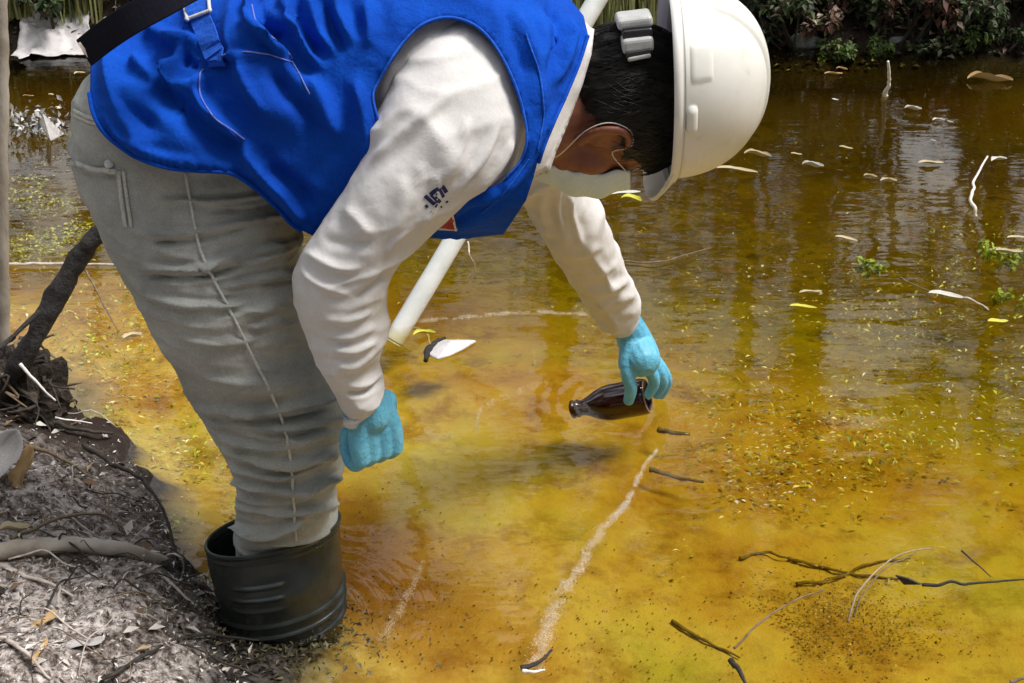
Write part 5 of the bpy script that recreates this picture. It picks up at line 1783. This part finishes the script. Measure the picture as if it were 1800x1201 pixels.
WT = 'twigs standing in or floating on the pond'
twig([W(-20, 466, 0.006), W(60, 464, 0.008), W(150, 464, 0.008), W(235, 466, 0.006)], 0.0042, 'twig_pale', 'pale straight reed floating behind the charred branch', group=WT)
twig([W(152, 476, 0.05), W(180, 530, 0.02), W(208, 583, -0.01)], 0.0028, 'twig_brown', 'thin brown stem dipping into the water above the cream leaf', group=WT)
twig([W(1552, 175, -0.02), W(1557, 160, 0.03), W(1564, 140, 0.08), W(1561, 108, 0.15)], 0.009, 'twig_white', 'thick white bent twig standing in the water near the far bank', group=WT)
twig([W(1716, 382, -0.02), W(1708, 350, 0.02), W(1714, 315, 0.05), W(1736, 275, 0.09)], 0.0055, 'twig_white', 'thin white curved twig rising from the water', group=WT)
twig([W(822, 425, 0.22), W(826, 450, 0.2), W(835, 470, 0.16), W(822, 495, 0.12)], 0.002, 'twig_pale', 'fine bent stem hanging beside the white pole', group=WT)
twig([W(1080, 458, 0.004), W(1150, 462, 0.006), W(1200, 450, 0.006), W(1250, 436, 0.004)], 0.0025, 'twig_brown', 'fine curved stem floating beyond the sleeve cuff', group=WT)
twig([W(1620, 1028, 0.01), W(1700, 1024, 0.02), W(1815, 1018, 0.03)], 0.0028, 'twig_dark', 'dark straight twig reaching the brown leaf clump', group=WT)
twig([W(1690, 968, 0.03), W(1720, 995, 0.02), W(1742, 1014, 0.015)], 0.0016, 'twig_dark', 'short dark side twig touching the straight dark twig', group=WT)
twig([W(1490, 1095, -0.01), W(1505, 1050, 0.02), W(1540, 1005, 0.035), W(1590, 972, 0.03), W(1640, 964, 0.0)], 0.0020, 'twig_tan', 'pale arched twig over the brown leaf clump', group=WT)
twig([W(1500, 1085, -0.01), W(1518, 1045, 0.018), W(1556, 1000, 0.03), W(1610, 972, 0.012)], 0.0018, 'twig_brown', 'thinner brown twig beside the pale arched twig', group=WT)
twig([W(1290, 1140, -0.01), W(1330, 1098, 0.004), W(1390, 1058, 0.006), W(1450, 1036, 0.0)], 0.002, 'twig_brown', 'fine brown stem bowing away from the dark leaf clump', group=WT)
twig([W(1285, 1160, -0.005), W(1297, 1178, 0.01), W(1312, 1205, 0.01)], 0.005, 'twig_dark', 'stubby black twig at the lower edge of the pond', group=WT)
twig([W(915, 1175, 0.004), W(945, 1167, 0.008), W(970, 1143, 0.008)], 0.004, 'twig_dark', 'short black twig at the end of the drowned pale branch', group=WT)
twig([W(918, 1180, 0.004), W(940, 1182, 0.006), W(958, 1178, 0.004)], 0.003, 'twig_white', 'tiny white twig under the short black one', group=WT)
twig([W(1775, 1200, 0.004), W(1800, 1192, 0.01), W(1830, 1190, 0.01)], 0.003, 'twig_brown', 'brown twig at the lowest corner of the pond', group=WT)


def bedp(px, py, dz=0.008):
    return gp(px, py, dz)


SK = 'drowned sticks on the pond bed'



twig([bedp(665, 612, 0.06), bedp(700, 618, 0.06), bedp(745, 625, 0.06), bedp(760, 648, 0.05)], 0.004, 'twig_pale', 'pale drowned root near the floating white scrap', 'root', SK, name='root')


twig([bedp(1155, 795, 0.05), bedp(1180, 800, 0.05), bedp(1210, 803, 0.05)], 0.006, 'twig_brown', 'short dark drowned stick by the tip of the pale branch', 'stick', SK, name='stick')
twig([bedp(1140, 858, 0.04), bedp(1190, 872, 0.04), bedp(1235, 880, 0.04)], 0.005, 'twig_brown', 'brown drowned stick below the bottle', 'stick', SK, name='stick')


# broken pale streaks of scum: crowds of tiny scales just under the surface
def streak(pts, w0, w1, n, label, z=-0.004):
    p = crom(np.array([W(a_, b_, 0.0) for a_, b_ in pts]), 200)
    t = RNG.uniform(0, 1, n)
    i_ = (t * 199).astype(int)
    tn = np.gradient(p, axis=0)[i_]
    tn /= np.linalg.norm(tn, axis=1)[:, None]
    sd_ = np.stack([-tn[:, 1], tn[:, 0], 0 * t], 1)
    wv = (w0 + (w1 - w0) * t)
    c_ = p + 0.004 * np.stack([fbm(p, 20, 3, 61), fbm(p, 20, 3, 62), 0 * p[:, 0]], -1)
    q = c_[i_] + sd_ * (RNG.normal(0, 1, n) * wv)[:, None] + tn * RNG.normal(0, 0.004, (n, 1))
    q = q[fbm(q, 60, 3, 63) + RNG.uniform(-0.5, 0.5, n) > -0.25]
    q[:, 2] = z * RNG.uniform(0.4, 1.6, len(q))
    L = 0.0004 + 0.0018 * RNG.uniform(0, 1, len(q)) ** 2
    v, f = leaves(q, rdir(len(q), 0.1), rdir(len(q)) * 0.15 + np.array([0, 0, 1]), L, L * 0.6, fold=0.05)
    tag(link('scum_streak', fastmesh('scum_streak', v, f), M['scum'], smoothf=False), label, 'scum', kind='stuff')


streak([(1152, 788), (1105, 865), (1090, 893), (1045, 950), (1000, 1020), (968, 1090), (935, 1175)], 0.0016, 0.0070, 26000, 'long pale streak of scum running from below the bottle towards the near edge')
streak([(835, 748), (845, 715), (880, 690), (965, 662)], 0.002, 0.0012, 2600, 'faint curved streak of scum before the bottle', -0.012)
streak([(700, 738), (740, 745), (770, 760), (800, 752)], 0.0015, 0.0012, 1700, 'faint streak of scum beside the near fist', -0.012)
streak([(742, 975), (715, 1030), (695, 1070), (665, 1110)], 0.0018, 0.004, 2600, 'faint streak of scum beside the boot', -0.014)
streak([(725, 563), (800, 556), (880, 549), (960, 546), (1035, 550)], 0.006, 0.0045, 9000, 'pale streak of scum stretching from the foot of the pole', -0.003)
streak([(940, 600), (935, 640), (905, 690), (850, 760)], 0.001, 0.001, 350, 'hairline streak of scum in the open shallows', -0.012)

# dark sunken branches in the brown leaf clump
for k, (pl, lb) in enumerate(((((1385, 985), (1440, 1000), (1500, 1012), (1580, 1022)), 'dark sunken branch lying through the brown leaf clump'), (((1400, 1030), (1470, 1020), (1530, 995), (1600, 985)), 'dark sunken branch crossing another in the brown leaf clump'),
                              (((1300, 985), (1340, 975), (1390, 985)), 'short dark sunken branch beside the brown leaf clump'), (((1180, 1095), (1240, 1130), (1300, 1160)), 'dark sunken branch pointing at the stubby black twig'))):
    twig([bedp(a_, b_, 0.004) for a_, b_ in pl], 0.0034, 'twig_brown', lb, 'branch', SK, name='branch', wob=0.4)

# ------------------------------------------------------------------ floating leaves, one object each
def leaf_mesh(name, curl=0.2, wob=0.1, bend=0.0, seed=0):
    nu, nv = 17, 5
    v = []
    for a in range(nu):
        t = a / (nu - 1)
        w_ = (math.sin(PI * t ** 0.8) ** 0.8) * 0.5 * (1 + 0.07 * math.sin(9 * t + seed * 2.1) + 0.05 * math.sin(23 * t + seed)) + 0.012
        for b in range(nv):
            s = b / (nv - 1) * 2 - 1
            v.append((t - 0.5, s * w_ * 0.36 * (1 + 0.15 * s * math.sin(6 * t + seed)) + bend * 4 * t * (1 - t), curl * (s * s * w_ * 0.4) + 0.06 * wob * math.sin(7 * t + s) + 0.05 * curl * (2 * t - 1) ** 2))
    f = [(a * nv + b, (a + 1) * nv + b, (a + 1) * nv + b + 1, a * nv + b + 1) for a in range(nu - 1) for b in range(nv - 1)]
    return mesh(name, v, f)


LEAFM = {}
for k in ('leaf_cream', 'leaf_white', 'leaf_yellow', 'leaf_tan', 'leaf_grey'):
    LEAFM[k] = []
    for q_ in range(4):
        me = leaf_mesh('leaf_' + k, 0.3 + 0.25 * q_, 0.2 + 0.2 * q_, (0.05, -0.08, 0.12, -0.03)[q_], q_ + 1)
        me.materials.append(M[k])
        me.polygons.foreach_set('use_smooth', [True] * len(me.polygons))
        LEAFM[k].append(me)


def leaf(px, py, dx, dy, kind, label, wd=1.0, z=0.005, group='leaves floating on the pond', tilt=0.0):
    """dx, dy: half vector along the leaf in pixels"""
    a, b = W(px - dx, py - dy, z), W(px + dx, py + dy, z)
    o = bpy.data.objects.new('leaf', LEAFM[kind][int(px * 7 + py * 3) % 4])
    COL.objects.link(o)
    o.location = tuple((a + b) / 2)
    L = np.linalg.norm(b - a)
    o.rotation_euler = (tilt, 0, math.atan2(b[1] - a[1], b[0] - a[0]))
    o.scale = (L, L * wd, L)
    tag(o, label, 'leaf', group)
    return o


leaf(1332, 274, 24, 3, 'leaf_cream', 'long cream leaf floating just under the front of the hat dome', 0.8)
leaf(1296, 300, 36, 4, 'leaf_cream', 'long pale leaf floating closest below the hat dome', 0.6)
leaf(1429, 292, 19, 2, 'leaf_white', 'whitish leaf floating midway between hat and curved white twig', 0.9)
leaf(1400, 271, 10, 1, 'leaf_cream', 'tiny cream leaf floating above the whitish leaf')
leaf(1487, 260, 12, 2, 'leaf_cream', 'small cream leaf floating alone below the bent white twig')
leaf(1530, 311, 12, 1, 'leaf_cream', 'small pale leaf floating next to a slightly longer one')
leaf(1562, 319, 15, 0, 'leaf_cream', 'pale leaf floating close to a smaller pale leaf')
leaf(1636, 287, 22, 0, 'leaf_cream', 'flat cream leaf floating between the two white twigs', 0.8)
leaf(1605, 192, 15, 1, 'leaf_white', 'whitish leaf floating beside the bent white twig')
leaf(1650, 212, 11, 0, 'leaf_white', 'small white leaf floating with three others near the far bank')
leaf(1670, 214, 6, 1, 'leaf_white', 'white speck of a leaf floating near the far bank')
leaf(1641, 247, 5, 1, 'leaf_white', 'white crumb of a leaf floating alone above the flat cream leaf')
leaf(1756, 282, 14, -2, 'leaf_white', 'whitish leaf floating right beside the tip of the curved white twig')
leaf(1468, 175, 6, 1, 'leaf_white', 'round white leaf floating between hat and bent white twig', 1.6)
leaf(1480, 122, 10, 1, 'leaf_tan', 'tan leaf floating near the far waterline')
leaf(1465, 130, 16, 0, 'leaf_tan', 'long tan leaf floating under the far bank', 0.6)
leaf(1740, 142, 40, 2, 'leaf_tan', 'long tan leaf raft floating below the russet shrubs', 0.5)
leaf(1488, 420, 20, 4, 'leaf_cream', 'cream leaf floating clear of the mottled weed', 0.8)
leaf(1664, 520, 32, 5, 'leaf_white', 'large white leaf floating with its stalk', 0.9)
leaf(1412, 540, 24, 2, 'leaf_yellow', 'narrow yellow green leaf floating over the weed', 0.7)
leaf(1754, 565, 18, 0, 'leaf_yellow', 'bright yellow green leaf floating below the white stalked leaf', 1.2)
leaf(1768, 443, 30, 1, 'leaf_cream', 'long cream leaf floating at the foot of the water plant', 0.7)
leaf(1790, 418, 20, 0, 'leaf_cream', 'cream leaf floating half hidden by the water plant', 0.7)
leaf(1425, 514, 20, -1, 'leaf_cream', 'pale leaf floating above the narrow yellow green leaf', 0.6)
leaf(233, 592, 17, -4, 'leaf_cream', 'cream leaf floating behind the grey jeans', 1.2)
leaf(746, 588, 20, -2, 'leaf_yellow', 'yellow leaf floating at the foot of the white pole', 0.9)
leaf(140, 130, 10, -1, 'leaf_cream', 'small cream leaf floating beside the blue vest', 1.4)
leaf(90, 167, 5, 0, 'leaf_cream', 'upper pale crumb of leaf above the grey scraps', 2.0)
leaf(103, 190, 6, 0, 'leaf_cream', 'pale crumb of leaf touching the grey scraps', 1.8)
leaf(50, 169, 10, 0, 'leaf_tan', 'tan leaf floating above the grey scraps', 0.6)
leaf(1100, 340, 26, -2, 'leaf_white', 'pale leaf floating below the face mask', 0.9)
leaf(1110, 352, 18, 3, 'leaf_yellow', 'yellow leaf floating below the face mask', 1.4)
twig([W(1694, 524, 0.006), W(1712, 530, 0.008), W(1738, 545, 0.004)], 0.003, 'twig_pale', 'stalk of the large white leaf', group=WT)
twig([W(1580, 488, 0.0), W(1610, 502, 0.006), W(1636, 512, 0.006)], 0.0018, 'twig_brown', 'fine brown stem reaching the large white leaf', group=WT)

# curled leaves on the bank
def curled(px, py, L, wd, rz, kind, label, pitch=0.0, roll=0.0, dz=0.02, curl=1.2):
    p = gp(px, py, dz)
    me = leaf_mesh('leaf', curl=curl, wob=0.8)
    o = link('leaf', me, M[kind])
    o.location = tuple(p)
    o.rotation_euler = (roll, pitch, rz)
    o.scale = (L, L * wd, L)
    m_ = o.modifiers.new('thickness', 'SOLIDIFY')
    m_.thickness = 0.006
    tag(o, label, 'leaf', 'dry leaves on the near bank')


curled(8, 835, 0.10, 1.8, 0.9, 'leaf_grey', 'big curled grey leaf standing by the stump', pitch=-0.7, roll=0.5, dz=0.03)
curled(52, 838, 0.075, 1.2, 1.4, 'leaf_tan', 'folded brown leaf leaning on the big grey leaf', pitch=-0.7, roll=-0.4, dz=0.015)
curled(28, 940, 0.045, 1.0, 0.2, 'leaf_cream', 'yellowish leaf above the bleached stick', dz=0.008)
curled(78, 1098, 0.05, 1.1, 1.2, 'leaf_tan', 'tan leaf lying on the bank litter', dz=0.004, curl=0.4)
curled(72, 1150, 0.05, 0.5, 1.5, 'leaf_tan', 'narrow tan leaf below the wider tan leaf', dz=0.004, curl=0.4)
curled(150, 1135, 0.05, 1.1, 0.4, 'leaf_grey', 'pale grey leaf flat on the lower bank', dz=0.003, curl=0.3)

# white scrap floating near the pole
P = W(np.array([752, 765, 780, 800, 825, 838, 815, 790, 768]), np.array([622, 604, 597, 597, 597, 598, 612, 624, 630]), 0.006)
c_ = P.mean(0)
top = np.vstack([P, c_ + np.array([0, 0, 0.012])])
nP = len(P)
vv = np.vstack([top, P - np.array([0, 0, 0.005])])
ff = [(k, (k + 1) % nP, nP) for k in range(nP)] + [(k, nP + 1 + k, nP + 1 + (k + 1) % nP, (k + 1) % nP) for k in range(nP)] + [tuple(range(2 * nP, nP, -1))]
sr = empty('scrap', tuple(c_))
tag(sr, 'white shell shaped scrap with a dark end floating near the pole', 'scrap')
under(bevel(link('scrap_body', mesh('scrap_body', vv, ff), M['white_film'], smoothf=False), 0.003), sr)
v, f = tube([W(748, 634, 0.002), W(752, 618, 0.006), W(766, 602, 0.006), W(782, 594, 0.003)], [0.004, 0.008, 0.006, 0.003], n=8, wob=0.3)
under(link('scrap_rim', mesh('scrap_rim', v, f), M['bark_dark']), sr)

# grey scraps in the water by the trunk
p = W(60, 238)
cl = empty('scrap_heap', tuple(p))
tag(cl, 'heap of torn grey and black scraps floating by the slender trunk', 'debris heap')
sme = []
for k in range(4):
    v, f = leaves(np.array([[0, 0, 0.0]]), rdir(1), rdir(1), [1.0], [0.55])
    me = fastmesh('scrap_piece', v, f)
    me.materials.append(M[('ash_pale', 'ash_dark', 'ash_pale', 'ash_grey')[k]])
    sme.append(me)
for k in range(240):
    o = bpy.data.objects.new('scrap', sme[k % 4])
    COL.objects.link(o)
    o.parent = cl
    o.location = (RNG.normal(0, 0.05), RNG.normal(0.02, 0.035), 0.005 + abs(RNG.normal(0, 0.032)))
    o.rotation_euler = tuple(RNG.uniform(0, 6.28, 3))
    o.scale = (RNG.uniform(0.010, 0.03),) * 3
q = [W(74, 200, 0.08), W(112, 236, 0.01), W(88, 248, 0.005), W(70, 218, 0.05)]
o = link('flake', mesh('flake', q, [(0, 1, 2, 3)]), M['leaf_grey'], smoothf=False)
o.modifiers.new('thickness', 'SOLIDIFY').thickness = 0.004
under(o, cl)

# brown drowned leaf clump, right
p = W(1490, 1010)
z0 = float(height(p[0], p[1]))
n = 2600
q = np.stack([RNG.normal(0, 0.08, n), RNG.normal(0, 0.06, n), np.zeros(n)], 1) + np.array([p[0], p[1], z0])
q[:, 2] += RNG.uniform(0.0, 1, n) * 0.05 * np.exp(-((q[:, 0] - p[0]) / 0.07) ** 2)
q[:, 2] = np.minimum(q[:, 2], -0.012)
L = RNG.uniform(0.0015, 0.007, n)
v, f = leaves(q, rdir(n, 0.4), rdir(n) * 0.5 + np.array([0, 0, 1]), L, L * 0.6)
cl = empty('leaf_clump', (p[0], p[1], z0))
tag(cl, 'brown clump of drowned leaves under the pale arched twig', 'leaf clump')
cl['kind'] = 'stuff'
under(link('leaves', fastmesh('leaves', v, f), M['clump'], smoothf=False), cl)
q = [W(1575, 1010, 0.012), W(1598, 1016, 0.016), W(1620, 1026, 0.012), W(1590, 1026, 0.002)]
o = link('dead_leaf', mesh('dead_leaf', q, [(0, 1, 2, 3)]), M['twig_dark'], smoothf=False)
o.modifiers.new('thickness', 'SOLIDIFY').thickness = 0.003
under(o, cl)

# water plants with yellow green blades
for px, py, n_, sp_, hh, lb in ((1752, 440, 60, 0.035, 0.085, 'yellow green water plant rising beside the curved white twig'),
                                (1540, 462, 40, 0.02, 0.07, 'small green water plant standing alone in mid pond'),
                                (1795, 520, 40, 0.03, 0.07, 'green water plant at the edge of the open pond'),
                                (195, 330, 50, 0.03, 0.10, 'pale green water plant behind the seat of the jeans')):
    p = W(px, py)
    me, _ = crown_mesh('water_plant', (0, 0, -0.012), (sp_ * 2.2, sp_ * 1.9, 0.02), n_ * 4, 0.017, clumps=10, aspect=0.5)
    o = link('water_plant', me, M['algae'], smoothf=False)
    o.location = (p[0], p[1], 0.0)
    tag(o, lb, 'water plant', 'water plants')
